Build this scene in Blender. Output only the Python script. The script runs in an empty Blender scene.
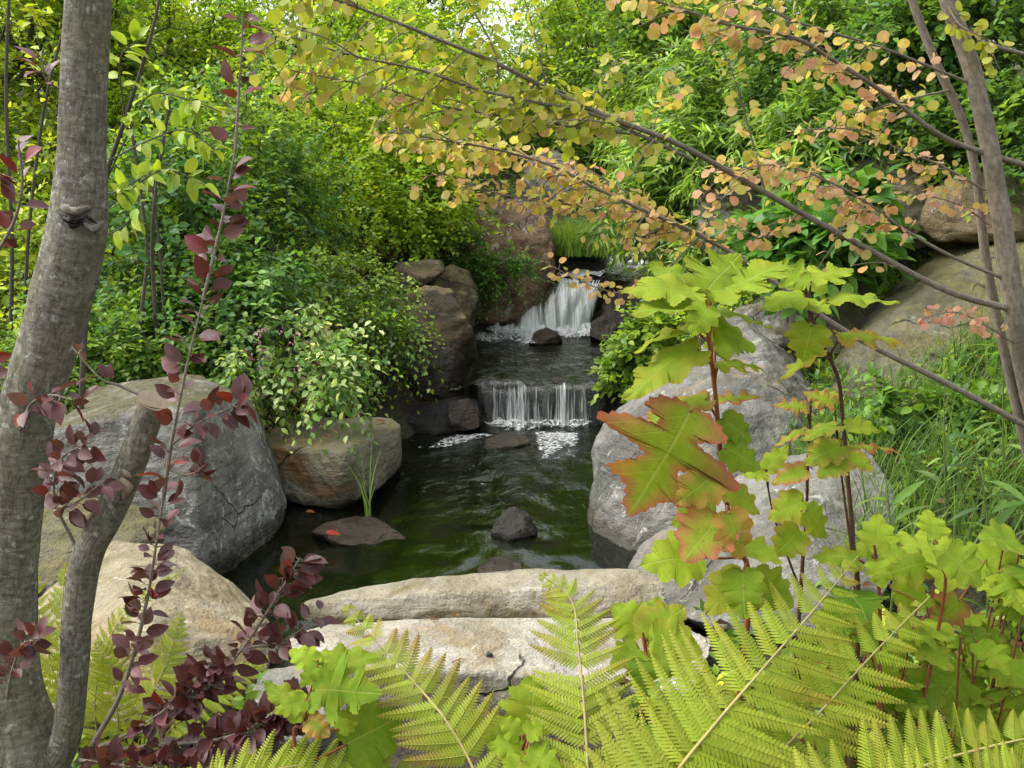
import bpy, bmesh, math, random
import numpy as np
from mathutils import Vector
R = math.radians
S = bpy.context.scene
C = S.collection

# ------------------------------------------------------------------ camera, sky, sun, exposure
PITCH, CAMZ, FPX = R(11), 1.7, 1005.0
cd = bpy.data.cameras.new('camera'); cam = bpy.data.objects.new('camera', cd); C.objects.link(cam)
cam.location = (0, 0, CAMZ); cam.rotation_euler = (R(90) - PITCH, 0, 0)
cd.sensor_width = 36; cd.lens = FPX * 36 / 1024; cd.clip_start = .05; cd.clip_end = 2000
S.camera = cam
SUN_EL, SUN_AZ = R(54), R(-80)          # azimuth from +Y (ahead) towards +X
w = bpy.data.worlds.new('World'); S.world = w; w.use_nodes = True
nt = w.node_tree; bg = nt.nodes['Background']
sky = nt.nodes.new('ShaderNodeTexSky'); sky.sky_type = 'NISHITA'; sky.sun_disc = False
sky.sun_elevation = SUN_EL; sky.sun_rotation = SUN_AZ; sky.dust_density = 4; sky.air_density = 1.2
hs = nt.nodes.new('ShaderNodeHueSaturation'); hs.inputs['Saturation'].default_value = .22
nt.links.new(sky.outputs[0], hs.inputs['Color']); nt.links.new(hs.outputs[0], bg.inputs[0])
bg.inputs[1].default_value = .15
sl = bpy.data.lights.new('sun', 'SUN'); sl.energy = .9; sl.angle = R(50); sl.color = (1, .95, .86)
so = bpy.data.objects.new('sun', sl); C.objects.link(so)
sd = Vector((math.sin(SUN_AZ) * math.cos(SUN_EL), math.cos(SUN_AZ) * math.cos(SUN_EL), math.sin(SUN_EL)))
so.rotation_euler = sd.to_track_quat('Z', 'Y').to_euler(); so.location = (0, 0, 20)
S.view_settings.view_transform = 'Standard'; S.view_settings.look = 'None'
S.view_settings.exposure = 1.42; S.view_settings.gamma = 1
S.view_settings.use_curve_mapping = False
S.cycles.max_bounces = 10; S.cycles.diffuse_bounces = 5; S.cycles.glossy_bounces = 3
S.cycles.transmission_bounces = 6; S.cycles.transparent_max_bounces = 16
S.cycles.caustics_reflective = False; S.cycles.caustics_refractive = False
S.cycles.use_denoising = True
S.cycles.sample_clamp_indirect = 6

# ------------------------------------------------------------------ helpers
SP, CP = math.sin(PITCH), math.cos(PITCH)
def W(px, py, y):
    "world point on the photo's ray (px,py) at distance y ahead of the camera"
    u, v = (px - 512) / FPX, (384 - py) / FPX
    d = np.array([u, CP + SP * v, -SP + CP * v]); t = y / d[1]
    return np.array([0, 0, CAMZ]) + d * t
def A(*p): return np.array(p, float)
def nrm(v):
    return v / np.maximum(np.linalg.norm(v, axis=-1, keepdims=True), 1e-9)
UP = A(0, 0, 1)

def hash3(i, j, k, seed):
    n = (i.astype(np.int64) * 374761393 + j.astype(np.int64) * 668265263 + k.astype(np.int64) * 2147483647 + seed * 974711) & 0x7fffffff
    n = ((n ^ (n >> 13)) * 1274126177) & 0x7fffffff
    n = n ^ (n >> 16)
    return (n & 0xffff) / 65535.0
def vnoise(P, seed=0):
    f = np.floor(P); t = P - f; t = t * t * (3 - 2 * t)
    i, j, k = f[:, 0], f[:, 1], f[:, 2]
    r = 0
    for a in (0, 1):
        for b in (0, 1):
            for c in (0, 1):
                wt = (t[:, 0] if a else 1 - t[:, 0]) * (t[:, 1] if b else 1 - t[:, 1]) * (t[:, 2] if c else 1 - t[:, 2])
                r = r + wt * hash3(i + a, j + b, k + c, seed)
    return r * 2 - 1
def fbm(P, oct=4, seed=0):
    r = 0; a = 1; 
    for o in range(oct):
        r = r + a * vnoise(P * 2 ** o + 17.3 * o, seed + o); a *= .5
    return r

def smooth_path(pts, n):
    pts = np.asarray(pts, float)
    if len(pts) < 3:
        t = np.linspace(0, 1, n)[:, None]; return pts[0] * (1 - t) + pts[-1] * t
    P = np.vstack([2 * pts[0] - pts[1], pts, 2 * pts[-1] - pts[-2]])
    seg = np.linspace(0, len(pts) - 1 - 1e-6, n); i = seg.astype(int); t = (seg - i)[:, None]
    p0, p1, p2, p3 = P[i], P[i + 1], P[i + 2], P[i + 3]
    return .5 * (2 * p1 + (p2 - p0) * t + (2 * p0 - 5 * p1 + 4 * p2 - p3) * t ** 2 + (3 * p1 - p0 - 3 * p2 + p3) * t ** 3)

class MB:
    "collects faces for ONE mesh object"
    def __init__(s): s.V = []; s.F = []; s.col = []; s.uv = []; s.n = 0
    def add(s, V, F, col=(.1, .2, .03), uv=None):
        V = np.asarray(V, float); F = np.asarray(F, int)
        s.V.append(V); s.F.append(F + s.n)
        col = np.asarray(col, float)
        s.col.append(np.broadcast_to(col, (len(V), 3)))
        s.uv.append(np.zeros((len(V), 2)) if uv is None else np.asarray(uv, float)); s.n += len(V)
    def tube(s, pts, rad, sides=8, col=(.1, .07, .05), n=None, wob=0, seed=0, caps=True):
        pts = np.asarray(pts, float)
        n = n or max(2, 3 * (len(pts) - 1) + 1)
        P = smooth_path(pts, n)
        rad = np.atleast_1d(np.asarray(rad, float))
        r = np.interp(np.linspace(0, 1, n), np.linspace(0, 1, len(rad)), rad) if len(rad) > 1 else np.full(n, rad[0])
        T = nrm(np.gradient(P, axis=0))
        ref = A(.31, .2, .93) if abs(T[0][2]) < .8 else A(.9, .3, .1)
        a = np.zeros_like(P); prev = ref
        for i in range(n):
            x = prev - T[i] * np.dot(prev, T[i]); x /= max(np.linalg.norm(x), 1e-9); a[i] = x; prev = x
        b = np.cross(T, a)
        th = np.arange(sides) * 2 * math.pi / sides
        L = np.concatenate([[0], np.cumsum(np.linalg.norm(np.diff(P, axis=0), axis=1))])
        rr = np.repeat(r[:, None], sides, 1)
        if wob:
            q = np.stack([np.broadcast_to(np.cos(th) * 1.5, (n, sides)), np.broadcast_to(np.sin(th) * 1.5, (n, sides)), np.broadcast_to((L / max(r.max(), 1e-4) * .5)[:, None], (n, sides))], -1).reshape(-1, 3)
            rr = rr * (1 + wob * fbm(q, 3, seed).reshape(n, sides))
        V = P[:, None] + rr[..., None] * (np.cos(th)[None, :, None] * a[:, None] + np.sin(th)[None, :, None] * b[:, None])
        V = V.reshape(-1, 3)
        uv = np.stack([np.broadcast_to(th / (2 * math.pi), (n, sides)), np.broadcast_to(L[:, None], (n, sides))], -1).reshape(-1, 2)
        i = np.arange(n - 1)[:, None] * sides; k = np.arange(sides)[None]; k2 = (k + 1) % sides
        F = np.stack([i + k, i + k2, i + sides + k2, i + sides + k], -1).reshape(-1, 4)
        s.add(V, F, col, uv)
        if caps:
            c = np.vstack([V[-sides:], P[-1] + T[-1] * r[-1] * .3]); kk = np.arange(sides)
            s.add(c, np.stack([kk, (kk + 1) % sides, np.full(sides, sides)], -1), col)
        return P
    def prisms(s, a, b, r, col):
        "many thin three sided twigs a->b"
        n = len(a); d = nrm(b - a); x = nrm(np.cross(d, A(.3, .5, .8))); y = np.cross(d, x)
        V = []
        for q, rr in ((a, r), (b, r * .5)):
            for k in range(3):
                V.append(q + rr * (math.cos(k * 2.094) * x + math.sin(k * 2.094) * y))
        V = np.stack(V, 1).reshape(-1, 3)
        f = np.array([[0, 1, 4, 3], [1, 2, 5, 4], [2, 0, 3, 5]])
        F = (np.arange(n)[:, None, None] * 6 + f[None]).reshape(-1, 4)
        s.add(V, F, col)
    def leaves(s, tm, P, X, N, size, col, width=1.0, vcol=None):
        "tm = (verts, faces, uv): template along +y, normal +z"
        tv, tf, tuv = tm
        n = len(P)
        if n == 0: return
        X = nrm(X); N = N - X * np.sum(N * X, -1, keepdims=True); N = nrm(N); Sd = np.cross(X, N)
        size = np.broadcast_to(np.asarray(size, float), (n,)); width = np.broadcast_to(np.asarray(width, float), (n,))
        V = P[:, None] + size[:, None, None] * (tv[None, :, 0:1] * width[:, None, None] * Sd[:, None] + tv[None, :, 1:2] * X[:, None] + tv[None, :, 2:3] * N[:, None])
        col = np.broadcast_to(np.asarray(col, float), (n, 3))
        cc = np.repeat(col, len(tv), 0) if vcol is None else vcol
        for k in (3, 4):
            ff = np.array([f for f in tf if len(f) == k])
            if len(ff) == 0: continue
            F = (np.arange(n)[:, None, None] * len(tv) + ff[None]).reshape(-1, k)
            if k == 4 and any(len(f) == 3 for f in tf):
                s.F.append(F + s.n - n * len(tv)); continue
            s.add(V.reshape(-1, 3), F, cc, np.tile(tuv, (n, 1)))
    def build(s, name, mat, parent=None, loc=None, smooth=True):
        V = np.concatenate(s.V); col = np.concatenate(s.col); uv = np.concatenate(s.uv)
        if parent is not None: o_ = np.array(BASE[parent.name])
        else: o_ = np.array(loc if loc is not None else A(V[:, 0].mean(), V[:, 1].mean(), V[:, 2].min()))
        V = V - o_
        me = bpy.data.meshes.new(name)
        loops = np.concatenate([f.ravel() for f in s.F]); tot = np.concatenate([np.full(len(f), f.shape[1]) for f in s.F])
        me.vertices.add(len(V)); me.vertices.foreach_set('co', V.astype(np.float32).ravel())
        me.loops.add(len(loops)); me.loops.foreach_set('vertex_index', loops.astype(np.int32))
        me.polygons.add(len(tot)); st = np.concatenate([[0], np.cumsum(tot)[:-1]])
        me.polygons.foreach_set('loop_start', st.astype(np.int32))
        me.polygons.foreach_set('use_smooth', np.full(len(tot), smooth))
        a = me.color_attributes.new('Col', 'FLOAT_COLOR', 'POINT')
        a.data.foreach_set('color', np.hstack([col, np.ones((len(col), 1))]).astype(np.float32).ravel())
        u = me.uv_layers.new(name='UVMap'); u.data.foreach_set('uv', uv[loops].astype(np.float32).ravel())
        me.update(calc_edges=True); me.validate()
        me.materials.append(mat)
        o = bpy.data.objects.new(name, me); C.objects.link(o)
        if parent is not None: o.parent = parent; BASE[o.name] = tuple(o_)
        else: o.location = o_; BASE[o.name] = tuple(o_)
        return o
BASE = {}
def tag(o, label=None, cat=None, group=None, kind=None):
    if label: o['label'] = label
    if cat: o['category'] = cat
    if group: o['group'] = group
    if kind: o['kind'] = kind
    return o
def thing(name, loc, label, cat, group=None):
    o = bpy.data.objects.new(name, None); C.objects.link(o); o.location = loc; o.empty_display_size = .1
    BASE[o.name] = tuple(loc)
    return tag(o, label, cat, group)
def child(mb, name, mat, par):          # a part, or a sub-part when par is itself a part (parts sit at their thing's origin)
    return mb.build(name, mat, par)

# ------------------------------------------------------------------ materials
class NT:
    def __init__(s, name):
        s.m = bpy.data.materials.new(name); s.m.use_nodes = True; s.t = s.m.node_tree; s.t.nodes.clear()
        s.out = s.t.nodes.new('ShaderNodeOutputMaterial')
    def n(s, typ, **kw):
        x = s.t.nodes.new('ShaderNode' + typ)
        for k, v in kw.items():
            if k.startswith('_'): setattr(x, k[1:], v)
            else: s.set(x.inputs[k.replace('__', ' ')], v)
        return x
    def set(s, inp, v):
        if isinstance(v, bpy.types.NodeSocket): s.t.links.new(v, inp)
        elif isinstance(v, bpy.types.Node): s.t.links.new(v.outputs[0], inp)
        else:
            if inp.type == 'RGBA' and len(v) == 3: v = (*v, 1)
            inp.default_value = v
    def noise(s, vec, scale, detail=4, rough=.55, dist=0):
        return s.n('TexNoise', Vector=vec, Scale=scale, Detail=detail, Roughness=rough, Distortion=dist).outputs['Fac']
    def ramp(s, fac, a, b):
        x = s.n('MapRange', Value=fac); x.interpolation_type = 'SMOOTHSTEP'
        x.inputs['From Min'].default_value = a; x.inputs['From Max'].default_value = b
        return x.outputs[0]
    def mix(s, fac, a, b, mode='MIX'):
        x = s.t.nodes.new('ShaderNodeMix'); x.data_type = 'RGBA'; x.blend_type = mode
        s.set(x.inputs[0], fac); s.set(x.inputs[6], a); s.set(x.inputs[7], b); return x.outputs[2]
    def math(s, op, a, b=0.0):
        x = s.t.nodes.new('ShaderNodeMath'); x.operation = op; s.set(x.inputs[0], a); s.set(x.inputs[1], b); return x.outputs[0]
    def bump(s, h, strength=.3, dist=.01):
        return s.n('Bump', Height=h, Strength=strength, Distance=dist).outputs[0]
    def vmul(s, vec, v):
        x = s.t.nodes.new('ShaderNodeVectorMath'); x.operation = 'MULTIPLY'; s.set(x.inputs[0], vec); x.inputs[1].default_value = v; return x.outputs[0]
    def surf(s, sh): s.t.links.new(sh.outputs[0] if isinstance(sh, bpy.types.Node) else sh, s.out.inputs[0]); return s.m

def leaf_mat(name, transl=.4, rough=.45, veins=0, spots=None, spec=.35, patch=0.25):
    t = NT(name); at = t.n('Attribute', _attribute_name='Col'); co = t.n('TexCoord')
    col = at.outputs['Color']
    nz = t.noise(co.outputs['Object'], 60 if veins else 35, 3)
    k = t.n('HueSaturation', Color=col, Value=t.math('ADD', 1 - patch / 2, t.math('MULTIPLY', nz, patch))); col = k.outputs[0]
    h = nz
    if veins:
        uv = t.n('SeparateXYZ', Vector=co.outputs['UV'])
        ax = t.math('ABSOLUTE', uv.outputs[0])
        ph = t.math('FRACT', t.math('MULTIPLY', t.math('SUBTRACT', uv.outputs[1], t.math('MULTIPLY', ax, .75)), veins))
        line = t.math('ABSOLUTE', t.math('SUBTRACT', ph, .5))
        side = t.ramp(line, .07, .0)
        mid = t.ramp(ax, .016, .004)
        v = t.math('MAXIMUM', t.math('MULTIPLY', side, .6), mid)
        bl = t.ramp(t.noise(co.outputs['Object'], 17, 4, .6), .5, .75); col = t.mix(t.math('MULTIPLY', bl, .4 if spots else .12), col, t.mix(.6, col, (.42, .27, .03)) if spots else t.mix(1.0, col, (1.2, .9, .8), 'MULTIPLY'))
        col = t.mix(t.math('MULTIPLY', v, .6), col, t.mix(.7, col, (.42, .42, .12)) if spots else t.mix(1.0, col, (1.3, 1.2, 1.0), 'MULTIPLY'))
        h = t.math('ADD', t.math('MULTIPLY', nz, .5), t.math('MULTIPLY', v, -.8))
    if spots:
        sp = t.ramp(t.noise(co.outputs['Object'], 130, 2), .68, .74)
        col = t.mix(t.math('MULTIPLY', sp, .7), col, spots)
    b = t.bump(h, .35, .004)
    p = t.n('BsdfPrincipled', Base__Color=col, Roughness=rough, Normal=b); p.inputs['Specular IOR Level'].default_value = spec
    tr = t.n('BsdfTranslucent', Color=t.mix(1.0, col, (1.25, 1.2, .6), 'MULTIPLY'))
    m = t.n('MixShader', Fac=transl); t.t.links.new(p.outputs[0], m.inputs[1]); t.t.links.new(tr.outputs[0], m.inputs[2])
    return t.surf(m)

def bark_mat(name, c1, c2, lichen=(.45, .45, .38), lich=.5, rings=60, bump=.6, green=0.0):
    t = NT(name); co = t.n('TexCoord')
    uv = t.vmul(co.outputs['UV'], (7, rings, 1))
    band = t.math('ADD', t.math('MULTIPLY', t.noise(uv, 1.6, 5, .65), .7), t.math('MULTIPLY', t.noise(co.outputs['Object'], 60, 4, .7), .3))
    big = t.noise(co.outputs['Object'], 9, 4)
    col = t.mix(t.ramp(band, .35, .68), c1, c2)
    col = t.mix(t.ramp(big, .4, .7), col, t.mix(.5, col, (.12, .105, .07)))
    fis = t.ramp(t.noise(t.vmul(co.outputs['UV'], (26, 16, 1)), 1.0, 5, .7, 1.0), .50, .36)
    col = t.mix(t.math('MULTIPLY', fis, .32), col, t.mix(1.0, col, (.3, .28, .25), 'MULTIPLY'))
    l = t.ramp(t.noise(co.outputs['Object'], 44, 6, .72), .72 - .18 * lich, .80 - .14 * lich)
    col = t.mix(t.math('MULTIPLY', l, min(1, lich)), col, lichen)
    if green: col = t.mix(t.math('MULTIPLY', t.ramp(t.noise(co.outputs['Object'], 6, 3), .42, .65), green), col, (.10, .11, .035))
    h = t.math('ADD', t.math('SUBTRACT', band, t.math('MULTIPLY', fis, .6)), t.math('MULTIPLY', l, .3))
    p = t.n('BsdfPrincipled', Base__Color=col, Roughness=.85, Normal=t.bump(h, bump, .006)); p.inputs['Specular IOR Level'].default_value = .2
    return t.surf(p)

def rock_mat(name, c1, c2, lichen=(.6, .6, .55), lich=.4, moss=0.0, stain=None, st=.0, wetz=None, speck=.5, mosscol=(.09, .085, .03), gloss=.75, side=None):
    t = NT(name); co = t.n('TexCoord'); ob = co.outputs['Object']; g = t.n('NewGeometry')
    oi = t.n('ObjectInfo')
    off = t.n('VectorMath', _operation='ADD'); t.set(off.inputs[0], ob)
    cb = t.n('CombineXYZ', X=t.math('MULTIPLY', oi.outputs['Random'], 30.0), Y=t.math('MULTIPLY', oi.outputs['Random'], 17.0)); t.set(off.inputs[1], cb.outputs[0])
    v = off.outputs[0]
    n1 = t.noise(v, 3.2, 6, .62, .6); n2 = t.noise(v, 22, 5, .7); n3 = t.noise(v, 90, 3, .7)
    vs = t.n('Mapping', Vector=v); vs.inputs['Scale'].default_value = (2, 2, 14); vs.inputs['Rotation'].default_value = (.35, .2, .0)
    lay = t.noise(vs.outputs[0], 1.5, 5, .6, .4)
    col = t.mix(t.ramp(n1, .36, .60), c1, c2)
    col = t.mix(t.math('MULTIPLY', t.ramp(lay, .45, .7), .45), col, t.mix(1.0, col, (.55, .52, .46), 'MULTIPLY'))
    col = t.mix(t.math('MULTIPLY', t.ramp(n2, .48, .7), speck * .7), col, t.mix(1.0, col, (1.55, 1.5, 1.4), 'MULTIPLY'))
    col = t.mix(t.math('MULTIPLY', t.ramp(n3, .52, .66), speck * .6), col, t.mix(1.0, col, (.4, .4, .38), 'MULTIPLY'))
    if stain:
        s_ = t.ramp(t.noise(v, 2.1, 4, .6, 1.0), .62 - .25 * st, .74 - .2 * st); col = t.mix(t.math('MULTIPLY', s_, .85), col, stain)
    nz = t.n('SeparateXYZ', Vector=g.outputs['Normal']).outputs[2]
    l = t.math('MULTIPLY', t.ramp(t.noise(v, 7, 6, .72, 1.2), .70 - .2 * lich, .75 - .17 * lich), t.ramp(t.noise(v, 40, 4, .7), .38, .55))
    col = t.mix(t.math('MULTIPLY', l, .8), col, lichen)
    if moss:
        mm = t.math('MULTIPLY', t.ramp(t.math('ADD', nz, t.math('MULTIPLY', t.math('SUBTRACT', t.noise(v, 5, 5, .65), .5), 2.2)), .55, 1.0), moss)
        col = t.mix(mm, col, t.mix(t.ramp(n2, .3, .7), mosscol, (mosscol[0] * 2, mosscol[1] * 2, mosscol[2] * 2)))
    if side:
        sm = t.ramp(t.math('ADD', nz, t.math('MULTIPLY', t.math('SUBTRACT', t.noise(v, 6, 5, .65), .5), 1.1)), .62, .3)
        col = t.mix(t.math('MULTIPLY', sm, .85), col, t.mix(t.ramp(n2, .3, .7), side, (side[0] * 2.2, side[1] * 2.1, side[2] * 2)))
    cr = t.n('TexVoronoi', Vector=t.n('VectorMath', _operation='ADD').outputs[0] if False else v, Scale=2.2); cr.feature = 'DISTANCE_TO_EDGE'
    nv = t.mix(.22, v, t.n('TexNoise', Vector=v, Scale=3.0, Detail=4).outputs['Color']); t.set(cr.inputs['Vector'], nv)
    crk = t.math('MULTIPLY', t.ramp(cr.outputs[0], .012, .0), t.ramp(t.noise(v, 2.6, 2), .54, .66))
    col = t.mix(t.math('MULTIPLY', crk, .55), col, (.05, .045, .03))
    rough = gloss
    if wetz is not None:
        z = t.n('SeparateXYZ', Vector=g.outputs['Position']).outputs[2]
        wet = t.ramp(t.math('ADD', z, t.math('MULTIPLY', t.math('SUBTRACT', n1, .5), .12)), wetz + .10, wetz + .03)
        col = t.mix(t.math('MULTIPLY', wet, .85), col, t.mix(1.0, col, (.22, .19, .14), 'MULTIPLY'))
        rough = t.math('SUBTRACT', gloss, t.math('MULTIPLY', wet, .45))
    vf = t.n('TexVoronoi', Scale=6.0); t.set(vf.inputs['Vector'], nv); vf2 = t.n('TexVoronoi', Scale=19.0); t.set(vf2.inputs['Vector'], nv)
    n2 = t.math('ADD', n2, t.math('ADD', t.math('MULTIPLY', vf.outputs[0], 1.3), t.math('MULTIPLY', vf2.outputs[0], .5)))
    h = t.math('ADD', t.math('ADD', t.math('MULTIPLY', n2, 1.0), t.math('MULTIPLY', lay, .9)), t.math('ADD', t.math('MULTIPLY', n3, .35), t.math('MULTIPLY', crk, -1.2)))
    p = t.n('BsdfPrincipled', Base__Color=col, Roughness=rough, Normal=t.bump(h, 1.0, .028)); p.inputs['Specular IOR Level'].default_value = .35
    return t.surf(p)

def soil_mat():
    t = NT('soil'); co = t.n('TexCoord').outputs['Object']
    n1 = t.noise(co, 4, 6, .65); n2 = t.noise(co, 45, 4, .7)
    v = t.n('TexVoronoi', Vector=co, Scale=38.0)
    col = t.mix(t.ramp(n1, .35, .65), (.022, .017, .010), (.05, .038, .020))
    col = t.mix(t.math('MULTIPLY', t.ramp(n2, .5, .7), .6), col, (.09, .055, .025))
    col = t.mix(t.math('MULTIPLY', t.ramp(n1, .52, .6), .6), col, (.035, .05, .012))
    p = t.n('BsdfPrincipled', Base__Color=col, Roughness=.95, Normal=t.bump(t.math('ADD', n2, v.outputs[0]), .8, .03)); return t.surf(p)

def water_mat(name, scale, strength, tint, murk, calm=None):
    t = NT(name); co = t.n('TexCoord').outputs['Object']
    mp = t.n('Mapping', Vector=co); mp.inputs['Scale'].default_value = (1.0, .62, 1)
    n1 = t.noise(mp.outputs[0], scale, 4, .6, 1.4); n2 = t.noise(mp.outputs[0], scale * 4, 3, .6, .5)
    if calm:
        py_ = t.n('SeparateXYZ', Vector=t.n('NewGeometry').outputs['Position']).outputs[1]
        strength = t.math('MULTIPLY', t.math('ADD', t.math('MULTIPLY', t.ramp(py_, calm[0], calm[1]), .85), t.math('MULTIPLY', t.noise(co, 1.3, 2), .3)), strength)
    b = t.bump(t.math('ADD', n1, t.math('MULTIPLY', n2, .3)), strength, .05)
    fr = t.n('Fresnel', IOR=1.33, Normal=b)
    gl = t.n('BsdfGlossy', Color=(.9, .92, .9), Roughness=.06, Normal=b)
    tr = t.n('BsdfTransparent', Color=tint)
    df = t.n('BsdfDiffuse', Color=murk, Normal=b)
    m1 = t.n('MixShader', Fac=.45); t.t.links.new(tr.outputs[0], m1.inputs[1]); t.t.links.new(df.outputs[0], m1.inputs[2])
    m2 = t.n('MixShader', Fac=fr.outputs[0]); t.t.links.new(m1.outputs[0], m2.inputs[1]); t.t.links.new(gl.outputs[0], m2.inputs[2])
    return t.surf(m2)

def foam_mat(name, dens, sx, sy, stretch=False):
    "broken white water: opaque white where the noise is high, clear water between"
    t = NT(name); co = t.n('TexCoord'); uv = t.vmul(co.outputs['UV'], (sx, sy, 1))
    at = t.n('Attribute', _attribute_name='Col').outputs['Color']
    dn = t.n('SeparateColor', Color=at).outputs[0]
    n = t.noise(uv, 1.0, 5, .62, .3 if stretch else .9); n2 = t.noise(uv, 4.0, 3, .6)
    a = t.math('ADD', t.math('MULTIPLY', n, .8), t.math('MULTIPLY', n2, .25))
    fac = t.ramp(t.math('ADD', a, t.math('SUBTRACT', dn, .5)), .66 - dens * .3 - (.08 if stretch else 0), .82 - dens * .3 + (.12 if stretch else 0))
    if not stretch:
        vo = t.n('TexVoronoi', Vector=t.mix(.12, uv, t.n('TexNoise', Vector=uv, Scale=2.0, Detail=3).outputs['Color']), Scale=1.7); vo.feature = 'DISTANCE_TO_EDGE'
        lace = t.ramp(vo.outputs[0], .30, .03); core = t.ramp(dn, .62, .95)
        fac = t.math('MULTIPLY', fac, t.math('MAXIMUM', core, t.math('MULTIPLY', lace, t.ramp(n2, .3, .62))))
    b = t.bump(a, .6, .03)
    p = t.n('BsdfPrincipled', Base__Color=(.86, .88, .87), Roughness=.4, Normal=b)
    tl = t.n('BsdfTranslucent', Color=(.85, .88, .88))
    mw = t.n('MixShader', Fac=.35); t.t.links.new(p.outputs[0], mw.inputs[1]); t.t.links.new(tl.outputs[0], mw.inputs[2])
    tr = t.n('BsdfTransparent', Color=(.9, .92, .9) if stretch else (1, 1, 1))
    cl = tr
    if stretch:
        gl = t.n('BsdfGlossy', Color=(.9, .9, .9), Roughness=.15, Normal=b)
        cl = t.n('MixShader', Fac=.03); t.t.links.new(tr.outputs[0], cl.inputs[1]); t.t.links.new(gl.outputs[0], cl.inputs[2])
    m = t.n('MixShader', Fac=fac); t.t.links.new(cl.outputs[0], m.inputs[1]); t.t.links.new(mw.outputs[0], m.inputs[2])
    return t.surf(m)

M = {}
M['leaf'] = leaf_mat('leaf', .45, .42)
M['far_leaf'] = leaf_mat('distant_leaf', .55, .5, spec=.25)
M['katsura'] = leaf_mat('katsura_leaf', .5, .5, veins=7, spec=.2, patch=.3)
M['hydrangea'] = leaf_mat('hydrangea_leaf', .4, .6, veins=8, spots=(.22, .09, .03), spec=.07, patch=.5)
M['fern'] = leaf_mat('fern_leaf', .42, .55, spec=.2, patch=.35)
M['plum'] = leaf_mat('plum_leaf', .24, .40, veins=9, spec=.5, patch=.4)
M['grass'] = leaf_mat('grass_blade', .4, .5, spec=.25)
M['plum_bark'] = bark_mat('plum_bark', (.12, .108, .082), (.29, .27, .22), lich=.95, rings=60, green=.3, bump=.7)
M['cut_wood'] = bark_mat('cut_wood', (.22, .17, .12), (.33, .27, .20), lich=.1, rings=30, bump=.2)
M['katsura_bark'] = bark_mat('katsura_bark', (.17, .145, .11), (.33, .285, .225), lich=.25, rings=25, bump=.4)
M['twig'] = bark_mat('brown_twig', (.07, .045, .03), (.13, .085, .055), lich=.05, rings=30, bump=.3)
M['grey_stem'] = bark_mat('grey_stem', (.06, .055, .042), (.13, .115, .09), lich=.2, rings=20, bump=.3)
M['hyd_stem'] = bark_mat('hydrangea_stem', (.20, .06, .02), (.30, .12, .04), lich=0, rings=40, bump=.3)
M['dark_stem'] = bark_mat('old_hydrangea_stem', (.07, .03, .018), (.15, .07, .04), lich=.05, rings=40, bump=.5)
M['green_stem'] = bark_mat('green_stem', (.09, .14, .03), (.14, .2, .05), lich=0, rings=20, bump=.2)
M['rachis'] = bark_mat('fern_rachis', (.33, .30, .10), (.42, .36, .15), lich=0, rings=20, bump=.15)
M['soil'] = soil_mat()
M['grey'] = rock_mat('grey_rock', (.11, .11, .096), (.24, .235, .21), lichen=(.5, .5, .46), lich=.8, moss=1.0, mosscol=(.062, .056, .026), speck=.55, wetz=.02)
M['grey_plain'] = rock_mat('grey_rock_plain', (.11, .107, .094), (.225, .22, .195), lichen=(.5, .5, .46), lich=.6, moss=.12, speck=.6, wetz=.0, stain=(.30, .22, .13), st=.1)
M['block'] = rock_mat('stained_rock', (.17, .16, .11), (.28, .26, .18), lich=.4, moss=.6, stain=(.17, .085, .03), st=.25, wetz=0)
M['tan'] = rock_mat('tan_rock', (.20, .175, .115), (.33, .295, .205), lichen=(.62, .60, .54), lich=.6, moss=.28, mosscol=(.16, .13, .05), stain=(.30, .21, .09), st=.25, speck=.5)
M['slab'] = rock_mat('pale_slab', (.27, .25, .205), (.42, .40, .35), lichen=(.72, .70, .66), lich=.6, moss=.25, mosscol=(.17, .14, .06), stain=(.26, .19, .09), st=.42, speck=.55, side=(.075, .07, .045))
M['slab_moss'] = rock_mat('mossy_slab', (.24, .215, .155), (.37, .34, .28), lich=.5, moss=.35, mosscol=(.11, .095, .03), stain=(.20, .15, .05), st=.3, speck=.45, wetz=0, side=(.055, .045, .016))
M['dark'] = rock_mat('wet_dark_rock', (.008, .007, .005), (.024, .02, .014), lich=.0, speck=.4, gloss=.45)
M['brown'] = rock_mat('brown_rock', (.075, .055, .034), (.16, .12, .075), lichen=(.5, .47, .4), lich=.45, moss=.3, wetz=.32)
M['lichen_brown'] = rock_mat('lichened_brown_rock', (.13, .08, .05), (.25, .16, .10), lichen=(.55, .50, .42), lich=.8, moss=.3, wetz=.36, speck=.45)
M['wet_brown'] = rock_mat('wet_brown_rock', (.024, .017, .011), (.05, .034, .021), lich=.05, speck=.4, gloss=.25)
M['rust'] = rock_mat('rust_edged_rock', (.034, .026, .013), (.085, .060, .030), lichen=(.42, .40, .34), lich=.3, moss=.6, mosscol=(.12, .095, .04), wetz=.52)
M['olive'] = rock_mat('olive_rock', (.075, .072, .042), (.14, .132, .088), lichen=(.34, .35, .28), lich=.35, moss=.6, mosscol=(.09, .08, .02), speck=.8)
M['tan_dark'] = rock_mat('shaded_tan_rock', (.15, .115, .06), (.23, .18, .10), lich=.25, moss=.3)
M['pebble'] = rock_mat('pebble', (.05, .05, .05), (.09, .09, .085), lich=0)
M['water'] = water_mat('pool_water', 6.0, .34, (.30, .33, .19), (.006, .009, .003), (4.3, 6.6))
M['water_up'] = water_mat('upper_water', 5.0, .8, (.40, .42, .30), (.012, .014, .007))
M['foam'] = foam_mat('foam', .60, 14, 14)
M['fall'] = foam_mat('falling_water', .60, 60, 2.6, True)
M['fall_thin'] = foam_mat('thin_falling_water', .46, 70, 2.6, True)

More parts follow.
